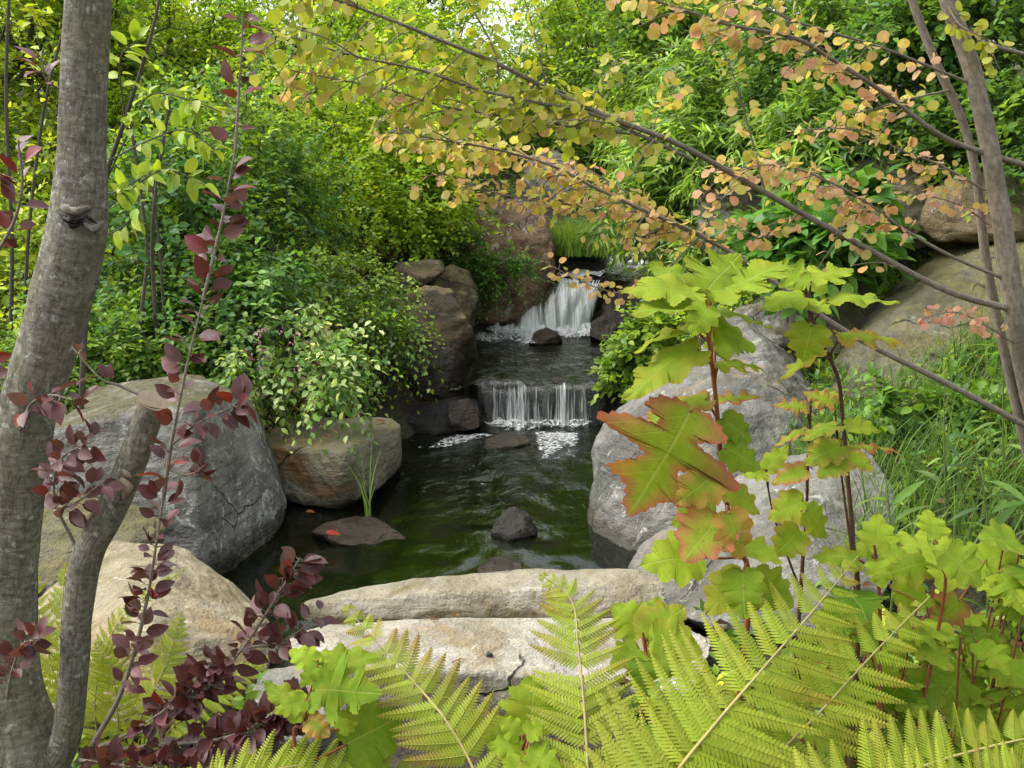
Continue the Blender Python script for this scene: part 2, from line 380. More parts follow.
# ------------------------------------------------------------------ ground and water
def xc(y): return np.interp(y, [3, 4.2, 6.7, 7.2, 9.7, 10.1, 10.5, 11, 12, 14, 18, 30], [-.42, -.38, .08, .2, .35, .66, 1.0, 1.3, 1.75, 2.6, 3.9, 6.5])
def halfw(y): return np.interp(y, [3.2, 3.6, 4.4, 6.6, 7.4, 9.6, 10.2, 14, 30], [.95, 1.15, 1.22, .9, .72, .7, .38, .5, .5])
def wz(y): return np.interp(y, [7.2, 7.25, 9.9, 10.15, 12, 14, 20, 40], [0, .3, .3, .78, 1.0, 1.25, 2.0, 4])
def ground_h(x, y):
    d = x - xc(y); hw = halfw(y); s = np.abs(d) - hw
    bank_l = wz(y) + .38 * (1 - np.exp(-np.maximum(s, 0) * 2.2)) + .10 * np.maximum(s, 0)
    bank_r = wz(y) + .34 * (1 - np.exp(-np.maximum(s, 0) * 2.2)) + np.where(y > 3.2, np.clip((y - 3.2) / 1.5, 0, 1), 0) * .48 * np.clip(np.maximum(s - .3, 0), 0, 4.5)
    bed = wz(y) - .32 * np.clip(-s * 3, 0, 1)
    z = np.where(s < 0, bed, np.where(d < 0, bank_l, bank_r))
    fz = .12 + .05 * np.abs(x) * .3
    k = np.clip((y - 3.15) / .35, 0, 1); k = k * k * (3 - 2 * k)
    z = fz * (1 - k) + z * k
    return z + .012 * y * (y > 40)
def build_ground():
    xs = np.unique(np.concatenate([np.linspace(-900, -12, 20), np.linspace(-12, 12, 161), np.linspace(12, 900, 20)]))
    ys = np.unique(np.concatenate([np.linspace(-60, -1, 8), np.linspace(-1, 16, 125), np.linspace(16, 60, 22), np.linspace(60, 1200, 14)]))
    X, Y = np.meshgrid(xs, ys); x, y = X.ravel(), Y.ravel()
    z = ground_h(x, y)
    s = np.abs(x - xc(y)) - halfw(y)
    amp = np.where(np.hypot(x, y) < 30, np.where(s > 0, .06, .03), 0)
    z = z + amp * fbm(np.stack([x * 1.3, y * 1.3, 0 * x], -1), 4, 3)
    n, m = len(xs), len(ys)
    i = (np.arange(m - 1)[:, None] * n + np.arange(n - 1)[None]).ravel()
    mb = MB(); mb.add(np.stack([x, y, z], -1), np.stack([i, i + 1, i + n + 1, i + n], -1))
    o = mb.build('ground', M['soil'], loc=A(0, 0, 0)); tag(o, kind='structure')
build_ground()

def sheet(name, x0, x1, y0, y1, nx, ny, zf, mat):
    X, Y = np.meshgrid(np.linspace(0, 1, nx), np.linspace(y0, y1, ny))
    xx = x0(Y) + (x1(Y) - x0(Y)) * X; x, y = xx.ravel(), Y.ravel()
    z = zf(x, y)
    i = (np.arange(ny - 1)[:, None] * nx + np.arange(nx - 1)[None]).ravel()
    mb = MB(); mb.add(np.stack([x, y, z], -1), np.stack([i, i + 1, i + nx + 1, i + nx], -1), uv=np.stack([x, y], -1))
    return tag(mb.build(name, mat, loc=A(0, (y0 + y1) / 2, z.mean())), kind='structure')
def rip(x, y, amp, f): return amp * fbm(np.stack([x * f, y * f * .7, 0 * x], -1), 3, 11)
sheet('pool_water', lambda y: xc(y) - halfw(y) - .45, lambda y: xc(y) + halfw(y) + .3, 3.3, 7.24, 140, 220,
      lambda x, y: rip(x, y, .006, 6) * (1 + 2.2 * np.exp(-(7.1 - y) / .7)) * (y < 7.2), M['water'])
sheet('upper_water', lambda y: xc(y) - halfw(y) - .2, lambda y: xc(y) + halfw(y) + .3, 7.26, 10.05, 120, 160,
      lambda x, y: .3 + rip(x, y, .014, 5) - (.03 + .03 * vnoise(np.stack([x * 7, 0 * x, 0 * x], -1), 78)) * np.clip((7.4 - y) / .14, 0, 1) ** 2, M['water_up'])
sheet('stream_water', lambda y: xc(y) - halfw(y) - .1, lambda y: xc(y) + halfw(y) + .1, 10.16, 16, 40, 120,
      lambda x, y: np.interp(y, [10.1, 12, 14, 20], [.77, 1.02, 1.27, 2.0]) + rip(x, y, .03, 4), M['water_up'])

# ------------------------------------------------------------------ rocks
def rock(name, pts, thick, mat, label, vox=.02, rough=.035, seed=0, smooth=2, cat='boulder', group=None, px=True, freq=2.2, strata=.12, chip=.6):
    P = np.array([W(*p) if px else p for p in pts])
    c = P.mean(0)
    B = P + A(0, thick, 0); B[:, 0] = c[0] + (B[:, 0] - c[0]) * .86; B[:, 2] = np.minimum(B[:, 2], c[2] + (B[:, 2] - c[2]) * .9)
    if px: B[:, 2] = np.minimum(B[:, 2], CAMZ + (P[:, 2] - CAMZ) * (P[:, 1] + thick) / P[:, 1] - .01)
    allp = np.vstack([P, B])
    bm = bmesh.new()
    for p in allp: bm.verts.new(p)
    r = bmesh.ops.convex_hull(bm, input=bm.verts)
    bmesh.ops.delete(bm, geom=[v for v in bm.verts if not v.link_faces], context='VERTS')
    me = bpy.data.meshes.new('tmp'); bm.to_mesh(me); bm.free()
    o = bpy.data.objects.new('tmp', me); C.objects.link(o)
    m = o.modifiers.new('r', 'REMESH'); m.mode = 'VOXEL'; m.voxel_size = vox
    m = o.modifiers.new('s', 'SMOOTH'); m.factor = .5; m.iterations = smooth
    dg = bpy.context.evaluated_depsgraph_get(); e = o.evaluated_get(dg); em = e.to_mesh()
    n = len(em.vertices); V = np.empty(n * 3); em.vertices.foreach_get('co', V); V = V.reshape(-1, 3)
    N = np.empty(n * 3); em.vertices.foreach_get('normal', N); N = N.reshape(-1, 3)
    loops = np.empty(len(em.loops), int); em.loops.foreach_get('vertex_index', loops)
    tot = np.empty(len(em.polygons), int); em.polygons.foreach_get('loop_total', tot)
    e.to_mesh_clear(); bpy.data.objects.remove(o); bpy.data.meshes.remove(me)
    rr_ = np.random.default_rng(seed + 500)
    ext = (V.max(0) - V.min(0)); c_ = V.mean(0)
    for _ in range(44):
        nd = nrm(rr_.normal(0, 1, 3) * A(1, 1.1, .8)); hh = (V - c_) @ nd; lim = hh.max() - rr_.uniform(.02, .13) * chip * np.linalg.norm(ext * np.abs(nd))
        hh = hh + .004 * fbm(V * 9, 2, seed)
        over = np.maximum(hh - lim, 0); V = V - over[:, None] * nd * .9
    q = V * freq + seed * 7.7
    big = fbm(q, 4, seed)
    ax = nrm(A(.25, .2, 1)); h = V @ ax
    st = np.abs(((h * 9 + .8 * fbm(q * .7, 2, seed + 5)) % 1) - .5) * 2
    ridge = 1 - np.abs(fbm(q * 1.9 + 3, 3, seed + 9))
    fine = fbm(q * 9, 3, seed + 20)
    fac = np.floor(fbm(q * 1.1, 2, seed + 31) * 4) / 4
    D = rough * (.75 * big + .8 * fac + .45 * (ridge - .6) + strata * (st - .5) * .5 + .24 * fine + .30 * np.clip(fbm(q * 3.3, 4, seed + 60), -.6, .25))
    V = V + N * D[:, None]
    mb = MB(); st_ = np.concatenate([[0], np.cumsum(tot)[:-1]])
    for k in (3, 4):
        idx = st_[tot == k]
        if len(idx) == 0: continue
        F = loops[idx[:, None] + np.arange(k)[None]]
        if not mb.V: mb.add(V, F)
        else: mb.F.append(F)
    o = mb.build(name, mat)
    return tag(o, label, cat, group or ('boulders and rocks along the stream' if cat != 'pebble' else None))

rock('boulder', [(48, 432, 4.25), (105, 413, 4.3), (168, 403, 4.35), (206, 408, 4.38), (60, 420, 4.4), (90, 387, 5.0), (205, 570, 4.08), (180, 376, 5.1), (238, 393, 5.0), (264, 438, 5.15), (286, 505, 5.0), (268, 552, 4.72), (192, 407, 4.26), (205, 586, 4.10),
     (210, 572, 4.15), (130, 578, 4.05), (45, 565, 4.05), (20, 500, 4.3)], .3, M['grey'], 'large grey boulder with a flat mossy top left of the pool', .016, .017, 1, chip=.08, smooth=1)
rock('boulder', [(262, 447, 5.35), (345, 451, 5.12), (403, 424, 5.9), (280, 418, 6.1), (392, 416, 6.2), (335, 510, 5.16), (380, 490, 5.35), (403, 466, 5.9), (268, 500, 5.3)], .1, M['block'],
     'low squared block with rusty brown stain at the left edge of the pool', .013, .013, 2, chip=.06, smooth=1)
rock('boulder', [(18, 612, 3.1), (60, 562, 3.5), (115, 540, 3.6), (165, 545, 3.5), (225, 576, 3.4), (262, 604, 3.3), (283, 650, 3.1), (250, 700, 2.75), (160, 735, 2.55), (60, 740, 2.55), (15, 700, 2.65), (150, 620, 2.75), (225, 640, 2.85)], .2, M['tan'],
     'pale tan boulder behind the sawn-off plum stem', .015, .018, 3, chip=.25)
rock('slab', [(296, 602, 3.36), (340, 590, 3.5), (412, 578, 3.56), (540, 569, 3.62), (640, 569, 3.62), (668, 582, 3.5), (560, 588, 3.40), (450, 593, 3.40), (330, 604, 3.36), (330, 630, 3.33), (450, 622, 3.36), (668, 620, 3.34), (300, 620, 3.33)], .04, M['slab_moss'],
     'narrow rear slab with mossy front ledge against the pool', .011, .007, 4, smooth=1, cat='rock', chip=.02)
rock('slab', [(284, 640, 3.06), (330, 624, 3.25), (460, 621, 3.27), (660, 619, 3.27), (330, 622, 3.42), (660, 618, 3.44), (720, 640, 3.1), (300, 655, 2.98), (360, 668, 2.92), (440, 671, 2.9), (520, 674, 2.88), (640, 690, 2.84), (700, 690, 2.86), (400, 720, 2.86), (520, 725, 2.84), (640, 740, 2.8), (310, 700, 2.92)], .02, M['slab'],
     'broad whitish flat slab across the front of the pool', .012, .008, 5, smooth=1, cat='rock', chip=.03)
rock('rock', [(262, 664, 2.95), (300, 655, 2.95), (325, 668, 2.9), (352, 722, 2.62), (335, 750, 2.5), (270, 755, 2.5), (245, 700, 2.7)], .12, M['grey_plain'], 'grey rock wedged below the left corner of the whitish slab', .014, .014, 6, cat='rock')
rock('boulder', [(578, 520, 5.0), (590, 556, 4.75), (650, 575, 4.4), (584, 455, 5.1), (598, 427, 5.2), (655, 384, 5.5), (730, 340, 5.8), (764, 325, 6.0), (796, 342, 6.0), (835, 400, 5.6), (850, 480, 5.0), (760, 540, 4.4), (690, 560, 4.3), (660, 440, 4.85), (720, 410, 4.9), (770, 380, 5.2)], .5, M['grey_plain'],
     'large pale grey boulder rising from the pool behind the hydrangea', .018, .022, 7, freq=2.6, chip=.4, smooth=1)
rock('boulder', [(622, 578, 3.9), (642, 545, 4.0), (700, 512, 4.05), (790, 455, 4.25), (864, 446, 4.2), (900, 488, 4.0), (920, 530, 3.7), (890, 620, 3.2), (760, 640, 3.1), (650, 615, 3.5), (800, 530, 3.6)], .3, M['grey_plain'],
     'low grey boulder between the large pale boulder and the ferns', .016, .016, 8, chip=.3, smooth=1)
rock('boulder', [(352, 335, 7.6), (372, 300, 7.7), (425, 286, 7.8), (452, 291, 7.6), (471, 335, 7.5), (484, 372, 7.5), (478, 402, 7.3), (400, 412, 7.0), (352, 405, 7.0)], .5, M['rust'],
     'dark round-shouldered boulder with a pale rim under the drooping bush', .028, .035, 9)
rock('boulder', [(382, 279, 8.4), (402, 264, 8.6), (440, 257, 8.8), (452, 263, 8.7), (425, 284, 8.3), (395, 292, 8.3)], .3, M['brown'], 'tilted flat brown rock above the round-shouldered boulder', .025, .03, 10, cat='rock')
rock('boulder', [(425, 290, 8.6), (447, 262, 8.9), (470, 272, 8.9), (478, 300, 8.7), (470, 335, 8.4), (430, 335, 8.4)], .4, M['rust'], 'shaded brown rock between the tilted slab and the back boulder', .028, .03, 11, cat='rock')
rock('boulder', [(452, 228, 9.9), (470, 206, 10.2), (500, 197, 10.3), (540, 205, 10.3), (551, 240, 10.1), (561, 268, 10.0), (556, 300, 9.9), (545, 332, 9.8), (480, 334, 9.7), (462, 300, 9.7), (505, 250, 9.6)], .8, M['lichen_brown'],
     'big brown boulder with lichen-white top left of the upper waterfall', .035, .05, 12)
rock('boulder', [(515, 196, 12.6), (524, 157, 12.9), (545, 148, 13.0), (578, 155, 13.0), (594, 186, 12.8), (594, 205, 12.5)], .6, M['grey'], 'pale boulder peeping through the katsura leaves at the back', .04, .05, 13)
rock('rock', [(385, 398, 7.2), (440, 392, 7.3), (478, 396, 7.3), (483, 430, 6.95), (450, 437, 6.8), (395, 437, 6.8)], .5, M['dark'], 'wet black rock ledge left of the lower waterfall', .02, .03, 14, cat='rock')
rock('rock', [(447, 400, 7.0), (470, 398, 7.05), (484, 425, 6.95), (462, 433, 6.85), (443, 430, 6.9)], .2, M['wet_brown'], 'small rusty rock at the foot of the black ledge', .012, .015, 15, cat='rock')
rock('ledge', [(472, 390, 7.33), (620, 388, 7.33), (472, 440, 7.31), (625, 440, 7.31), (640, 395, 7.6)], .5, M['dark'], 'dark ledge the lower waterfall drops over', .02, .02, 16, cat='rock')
rock('rock', [(525, 343, 9.1), (533, 332, 9.2), (546, 327, 9.25), (558, 332, 9.2), (567, 343, 9.1), (548, 346, 9.0)], .3, M['wet_brown'], 'low red-brown stone in the foam of the upper waterfall', .014, .018, 17, cat='rock')
rock('rock', [(587, 338, 9.2), (592, 322, 9.35), (606, 315, 9.4), (619, 323, 9.35), (624, 342, 9.2), (605, 347, 9.1)], .3, M['wet_brown'], 'rounded dark stone at the right foot of the upper waterfall', .014, .02, 18, cat='rock')
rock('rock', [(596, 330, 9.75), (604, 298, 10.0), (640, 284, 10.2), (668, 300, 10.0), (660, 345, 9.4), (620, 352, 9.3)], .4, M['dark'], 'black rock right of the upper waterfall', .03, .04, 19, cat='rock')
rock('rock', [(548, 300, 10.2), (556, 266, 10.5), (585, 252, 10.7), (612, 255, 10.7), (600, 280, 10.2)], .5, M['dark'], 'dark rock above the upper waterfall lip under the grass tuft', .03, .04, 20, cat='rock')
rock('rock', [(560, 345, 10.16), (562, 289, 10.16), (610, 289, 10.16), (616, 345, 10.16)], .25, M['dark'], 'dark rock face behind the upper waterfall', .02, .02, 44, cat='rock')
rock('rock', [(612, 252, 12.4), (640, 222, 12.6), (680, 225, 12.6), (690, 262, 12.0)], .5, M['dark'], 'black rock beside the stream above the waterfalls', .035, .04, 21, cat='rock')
rock('rock', [(300, 545, 4.63), (322, 520, 4.95), (372, 516, 5.01), (415, 518, 4.99), (420, 534, 4.79), (398, 550, 4.62), (340, 552, 4.58)], .02, M['wet_brown'], 'flat brown stone just breaking the pool surface on the left', .012, .014, 22, cat='rock')
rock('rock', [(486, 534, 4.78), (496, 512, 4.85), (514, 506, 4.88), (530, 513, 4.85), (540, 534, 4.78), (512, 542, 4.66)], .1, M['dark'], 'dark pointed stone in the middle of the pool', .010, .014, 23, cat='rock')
rock('rock', [(476, 446, 6.5), (492, 435, 6.65), (512, 432, 6.7), (530, 437, 6.65), (534, 447, 6.5), (505, 452, 6.4)], .1, M['wet_brown'], 'low stone in front of the lower waterfall', .012, .014, 24, cat='rock')
rock('rock', [(468, 572, 4.3), (485, 558, 4.4), (510, 555, 4.45), (528, 565, 4.35), (520, 576, 4.25)], .05, M['wet_brown'], 'low wet stone just behind the rear slab', .010, .012, 25, cat='rock')
rock('boulder', [(845, 395, 4.9), (868, 352, 5.1), (940, 276, 5.5), (1000, 246, 5.7), (1080, 238, 5.7), (1090, 420, 4.7), (900, 440, 4.6), (990, 330, 5.0)], .7, M['olive'], 'large olive boulder on the right bank behind the katsura stems', .025, .028, 26, chip=.2)
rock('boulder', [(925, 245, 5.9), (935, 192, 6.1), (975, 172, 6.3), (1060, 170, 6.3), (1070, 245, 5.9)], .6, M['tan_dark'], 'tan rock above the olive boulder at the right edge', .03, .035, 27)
rock('boulder', [(842, 210, 6.4), (850, 165, 6.6), (880, 150, 6.7), (930, 156, 6.7), (946, 200, 6.4), (940, 245, 6.1), (850, 255, 6.1)], .6, M['olive'], 'grey rock under the dark bushes left of the tan rock', .03, .04, 28)
rock('boulder', [(685, 250, 8.0), (695, 195, 8.3), (740, 172, 8.5), (800, 180, 8.4), (815, 240, 8.0), (760, 268, 7.7)], .7, M['grey'], 'grey boulder half hidden by long-leaved plants on the right bank', .035, .05, 29)
rock('boulder', [(722, 345, 6.5), (735, 312, 6.7), (780, 300, 6.8), (815, 312, 6.6), (820, 350, 6.3)], .5, M['grey'], 'small grey rock behind the top of the large pale boulder', .025, .03, 30, cat='rock')
rock('boulder', [(790, 345, 5.9), (806, 270, 6.2), (850, 250, 6.3), (880, 280, 6.1), (875, 360, 5.6)], .5, M['olive'], 'dark upright rock behind the second hydrangea', .03, .04, 31)
rock('boulder', [(-10, 500, 3.9), (40, 488, 4.0), (120, 500, 3.95), (165, 512, 3.9), (170, 570, 3.6), (60, 610, 3.5), (-10, 600, 3.5)], .2, M['olive'], 'mossy olive rock between the plum trunk and the large grey boulder', .02, .025, 32)
bpy.context.view_layer.update(); DG = bpy.context.evaluated_depsgraph_get()
def rest(px, py):
    "where the line of sight through (px,py) first meets a rock"
    p = W(px, py, 3) - A(0, 0, CAMZ); ok, h, *_ = S.ray_cast(DG, Vector((0, 0, CAMZ)), Vector(p)); return np.array(h) if ok else W(px, py, 3)
hp = rest(489, 657); pb = [hp + A(a, b, c) for a, b, c in ((-.018, -.008, -.004), (-.012, .01, .012), (.002, -.004, .020), (.016, .006, .012), (.02, -.01, -.004), (.004, -.016, -.004))]
rock('pebble', pb, .016, M['pebble'], 'small dark pebble lying on the whitish slab', .003, .0012, 33, cat='pebble', smooth=2, px=False)
REST = {k: rest(*k) for k in ((283, 432), (320, 426), (376, 424), (452, 664), (466, 661), (430, 622), (458, 618), (372, 640))}

for k, (p0_, lab) in enumerate((((.60, 9.86, .44), 'small wet stone splitting the upper waterfall near its middle'), ((.80, 9.95, .58), 'small wet stone at the right side of the upper waterfall'))):
    c_ = A(*p0_); rg = np.random.default_rng(k + 13)
    rock('rock', [c_ + rg.normal(0, 1, 3) * A(.045, .03, .04) for _ in range(9)], .12, M['dark'], lab, .009, .009, 60 + k, cat='rock', px=False)
for k, (x0_, lab) in enumerate(((-.16, 'small dark stone breaking the left end of the lower waterfall lip'), (.33, 'small dark stone breaking the lip of the lower waterfall right of its middle'), (.62, 'small dark stone at the right end of the lower waterfall lip'))):
    c_ = A(x0_, 7.30, .27); rg = np.random.default_rng(k + 3)
    rock('rock', [c_ + rg.normal(0, 1, 3) * A(.055, .03, .03) for _ in range(9)], .10, M['dark'], lab, .008, .008, 50 + k, cat='rock', px=False)
# ------------------------------------------------------------------ waterfalls
def curtain(mb, x0, x1, ytop, ztop, zbot, throw, nx, nz, seed, dens=.5, edge=.08, xb0=None, xb1=None, topback=.05, lip=.03, nvar=.7):
    xb0 = x0 if xb0 is None else xb0; xb1 = x1 if xb1 is None else xb1
    u = np.linspace(0, 1, nx); s = np.linspace(-.25, 1, nz)
    U, Sx = np.meshgrid(u, s)
    s0 = np.clip(Sx, 0, 1)
    x = (x0 + (x1 - x0) * U) * (1 - s0) + (xb0 + (xb1 - xb0) * U) * s0
    y = ytop - throw * np.sqrt(s0) + np.where(Sx < 0, -Sx * 4 * topback, 0)
    z = ztop + (zbot - ztop) * s0 ** 1.25 + np.where(Sx < 0, .006, 0)
    n = fbm(np.stack([x.ravel() * 22, z.ravel() * 2, 0 * x.ravel() + seed], -1), 3, seed).reshape(x.shape)
    lipn = fbm(np.stack([x[0] * 7, 0 * x[0], 0 * x[0] + seed], -1), 3, 77)[None, :]
    z = z + np.where(Sx < 0, 0, 1) * (1 - s0) * .0 + lip * lipn * (1 - s0); y = y - .025 * n * (.3 + s0) - lip * 2 * np.abs(lipn) * (.3 + .7 * s0)
    n2 = nvar * fbm(np.stack([x.ravel() * 16, 0 * x.ravel(), 0 * x.ravel() + seed], -1), 2, seed + 3).reshape(x.shape)
    d = dens + .28 * n2 - edge * 4 * (np.exp(-U * 14) + np.exp(-(1 - U) * 14)) + .12 * (s0 - .3) - np.where(Sx < 0, .25, 0)
    i = (np.arange(nz - 1)[:, None] * nx + np.arange(nx - 1)[None]).ravel()
    mb.add(np.stack([x, y, z], -1).reshape(-1, 3), np.stack([i, i + 1, i + nx + 1, i + nx], -1), np.repeat(np.clip(d, 0, 1).reshape(-1, 1), 3, 1), np.stack([x, z], -1).reshape(-1, 2))
def foam_patch(mb, fx, y0, y1, z, nx, ny, dens, seed, amp=.02):
    "fx(y)->(x0,x1); dens(u,v)->0..1"
    v = np.linspace(0, 1, ny); u = np.linspace(0, 1, nx); U, Vv = np.meshgrid(u, v)
    y = y0 + (y1 - y0) * Vv; a, b = fx(Vv); x = a + (b - a) * U
    e = np.clip(np.minimum(np.minimum(U, 1 - U), np.minimum(Vv, 1 - Vv)) * 6, 0, 1)
    d = dens(U, Vv) * (.35 + .65 * e) - .2 * (1 - e) + .22 * fbm(np.stack([x.ravel() * 5, y.ravel() * 3, 0 * x.ravel() + seed], -1), 3, seed + 40).reshape(x.shape) * (dens(U, Vv) > .4)
    zz = z + .022 + amp * np.clip(d, 0, 1) * (1 + fbm(np.stack([x.ravel() * 20, y.ravel() * 20, 0 * x.ravel()], -1), 3, seed).reshape(x.shape)) 
    i = (np.arange(ny - 1)[:, None] * nx + np.arange(nx - 1)[None]).ravel()
    mb.add(np.stack([x, y, zz], -1).reshape(-1, 3), np.stack([i, i + 1, i + nx + 1, i + nx], -1), np.repeat(np.clip(d, 0, 1).reshape(-1, 1), 3, 1), np.stack([x, y], -1).reshape(-1, 2))
def strands(mb, n, x0, x1, ytop, ztop, zbot, throw, rng, r=.0035, xshift=0):
    for k in range(n):
        xs = rng.uniform(x0, x1); s = np.linspace(0, rng.uniform(.6, 1), 7); th = throw * rng.uniform(.8, 1.25)
        pts = np.stack([xs + xshift * s + rng.normal(0, .0012, 7), ytop - th * np.sqrt(s) - .02, ztop + (zbot - ztop) * s ** 1.25], -1)
        mb.tube(pts, r * rng.uniform(.5, 1.5) * np.array([.5, 1, .9, .4]), 5, (.9, .9, .9), 10)
rng = np.random.default_rng(5)
white = NT('white_water'); p_ = white.n('BsdfPrincipled', Base__Color=(.85, .87, .87), Roughness=.3); white.surf(p_); M['white'] = white.m
t = thing('waterfall', (.21, 7.2, 0), 'lower waterfall, a short thin curtain dropping into the pool', 'waterfall')
mb = MB(); curtain(mb, -.25, .68, 7.27, .292, 0, .09, 150, 40, 3, .50, nvar=.32); curtain(mb, -.22, .64, 7.25, .29, 0, .13, 150, 40, 8, .44, nvar=.40); child(mb, 'water_curtain', M['fall_thin'], t)
mb = MB()
foam_patch(mb, lambda v: (-.30 + .0 * v, .62 - .05 * v), 7.2, 6.85, 0, 90, 50, lambda u, v: .85 - .45 * v, 2, .03)
foam_patch(mb, lambda v: (.12 + .04 * v, .50 - .05 * v), 6.95, 6.0, 0, 60, 90, lambda u, v: .62 - .26 * v, 3, .006)
foam_patch(mb, lambda v: (-.42 - .3 * v, .02 - .5 * v), 6.85, 6.35, 0, 60, 60, lambda u, v: .54 - .22 * np.abs(u - .5) * 2, 4, .006)
foam_patch(mb, lambda v: (-.5 + 0 * v, .5 + 0 * v), 6.3, 4.6, 0, 120, 160, lambda u, v: .33 + .05 * np.sin(u * 9) - .10 * v, 6, .002)
child(mb, 'foam', M['foam'], t)
t = thing('waterfall', (.6, 10, .3), 'upper waterfall, a full white cascade beside the big brown boulder', 'waterfall')
mb = MB(); curtain(mb, .47, .94, 10.13, .80, .3, .30, 110, 60, 13, .62, xb0=.12, xb1=.74, lip=.05); curtain(mb, .50, .92, 10.1, .79, .3, .42, 110, 60, 14, .5, xb0=.06, xb1=.64, lip=.05); curtain(mb, .28, .56, 10.0, .60, .3, .34, 70, 50, 15, .55, xb0=-.12, xb1=.34, lip=.06); child(mb, 'water_curtain', M['fall'], t)
mb = MB(); strands(mb, 9, .5, .9, 10.1, .8, .3, .3, rng, .004, -.2); child(mb, 'water_strand', M['white'], t)
mb = MB()
foam_patch(mb, lambda v: (-.30 + .0 * v, .92 - .05 * v), 9.95, 9.2, .3, 120, 70, lambda u, v: 1.25 - .75 * v, 5, .05)
foam_patch(mb, lambda v: (-.40 + 0 * v, .4 - .2 * v), 9.75, 8.7, .3, 80, 80, lambda u, v: .85 - .5 * v, 7, .02)
foam_patch(mb, lambda v: (-.25 + 0 * v, .75 + .0 * v), 9.1, 7.5, .31, 120, 120, lambda u, v: .36 + 0 * u, 8, .004)
child(mb, 'foam', M['foam'], t)
t = thing('waterfall', (1.3, 11.7, .8), 'narrow white rapid running down from the back above the upper waterfall', 'waterfall')
mb = MB()
def rapid(seed, dens, off):
    nx, ny = 50, 120
    U, Vv = np.meshgrid(np.linspace(0, 1, nx), np.linspace(0, 1, ny)); y = 10.1 + 3.4 * Vv
    x = xc(y) + (U - .5) * np.interp(y, [10.1, 11, 12, 14], [.45, .5, .6, .5]); z = np.interp(y, [10.1, 11, 11.4, 12, 12.5, 14], [.8, .86, 1.05, 1.08, 1.3, 1.4]) + off
    z = z + .035 * fbm(np.stack([x.ravel() * 9, y.ravel() * 5, 0 * x.ravel()], -1), 3, seed).reshape(x.shape)
    d = dens + .2 * fbm(np.stack([x.ravel() * 4, y.ravel() * 2, 0 * x.ravel()], -1), 2, seed + 3).reshape(x.shape) - .3 * np.abs(U - .5) * 2
    i = (np.arange(ny - 1)[:, None] * nx + np.arange(nx - 1)[None]).ravel()
    mb.add(np.stack([x, y, z], -1).reshape(-1, 3), np.stack([i, i + 1, i + nx + 1, i + nx], -1), np.repeat(np.clip(d, 0, 1).reshape(-1, 1), 3, 1), np.stack([x, y], -1).reshape(-1, 2))
rapid(21, .95, .05)
child(mb, 'foam', M['foam'], t)

# ------------------------------------------------------------------ leaf templates (along +y, length 1)
def tm(v, f):
    v = np.array(v, float); return (v, f, v[:, :2].copy())
def simple_leaf(w, rows=3, fold=.12, curl=.12, shape=1.0, tipx=0.):
    "folded blade: midrib + two margins"
    v = []; f = []
    ys = np.linspace(0, 1, rows + 2)
    for y in ys:
        ww = w * math.sin(math.pi * y ** shape) ** .8 if 0 < y < 1 else 0.0
        z = -curl * y * y
        v += [(-ww, y, z + fold * ww), (0, y, z), (ww, y, z + fold * ww)]
    n = len(ys)
    for i in range(n - 1):
        a = i * 3
        f += [(a, a + 1, a + 4, a + 3), (a + 1, a + 2, a + 5, a + 4)]
    return tm(v, f)
T_OV = simple_leaf(.30, 2, .35, .12, .85)
T_OV4 = simple_leaf(.27, 4, .35, .2, .8)
T_LAN = simple_leaf(.10, 4, .3, .45, .75)
T_SM = tm([(0, 0, 0), (.3, .45, .06), (0, 1, -.08), (-.3, .45, .06), ], [(0, 1, 2, 3)])
T_SM2 = tm([(0, 0, 0), (.30, .45, .07), (0, 1, -.1), (-.30, .45, .07), (0, .5, 0)], [(0, 1, 4), (1, 2, 4), (2, 3, 4), (3, 0, 4)])
def round_leaf():
    v = [(0, .42, -.03)]; n = 14
    for k in range(n):
        a = 2 * math.pi * k / n - math.pi / 2; r = .5
        x, y = r * math.cos(a) * 1.04, .5 + r * math.sin(a) * .95
        if k == 0: y = .09
        if k in (1, n - 1): y -= .03
        v.append((x, y, .09 * (abs(x) * 1.4) ** 1.5 - .10 * (y - .4) ** 2 * 2 + .015 * math.sin(k * 2.4)))
    return tm(v, [(0, 1 + k, 1 + (k + 1) % n) for k in range(n)])
T_RND = round_leaf()
OAK_HALF = [(0, 0), (.09, -.05), (.20, -.045), (.31, .01), (.39, .085), (.37, .15), (.27, .19), (.225, .225), (.30, .25), (.43, .285), (.53, .355), (.565, .42), (.47, .435), (.33, .445), (.20, .475), (.155, .52), (.21, .56), (.31, .615), (.375, .685), (.355, .725), (.25, .73), (.165, .75), (.15, .80), (.135, .87), (.07, .94), (0, 1.0)]
OAK_SOFT = [(0, 0), (.10, -.06), (.22, -.06), (.34, .0), (.43, .08), (.43, .15), (.385, .21), (.385, .25), (.45, .30), (.51, .37), (.50, .44), (.40, .475), (.335, .51), (.33, .55), (.37, .60), (.39, .67), (.34, .72), (.24, .74), (.18, .775), (.18, .84), (.12, .92), (0, 1.0)]
OAK_DEEP = [(0, 0), (.08, -.03), (.18, 0), (.27, .06), (.33, .12), (.24, .155), (.14, .20), (.13, .235), (.22, .245), (.36, .27), (.50, .33), (.56, .41), (.43, .42), (.28, .43), (.15, .46), (.115, .51), (.17, .555), (.27, .62), (.33, .71), (.24, .735), (.14, .75), (.12, .81), (.10, .88), (.05, .95), (0, 1)]
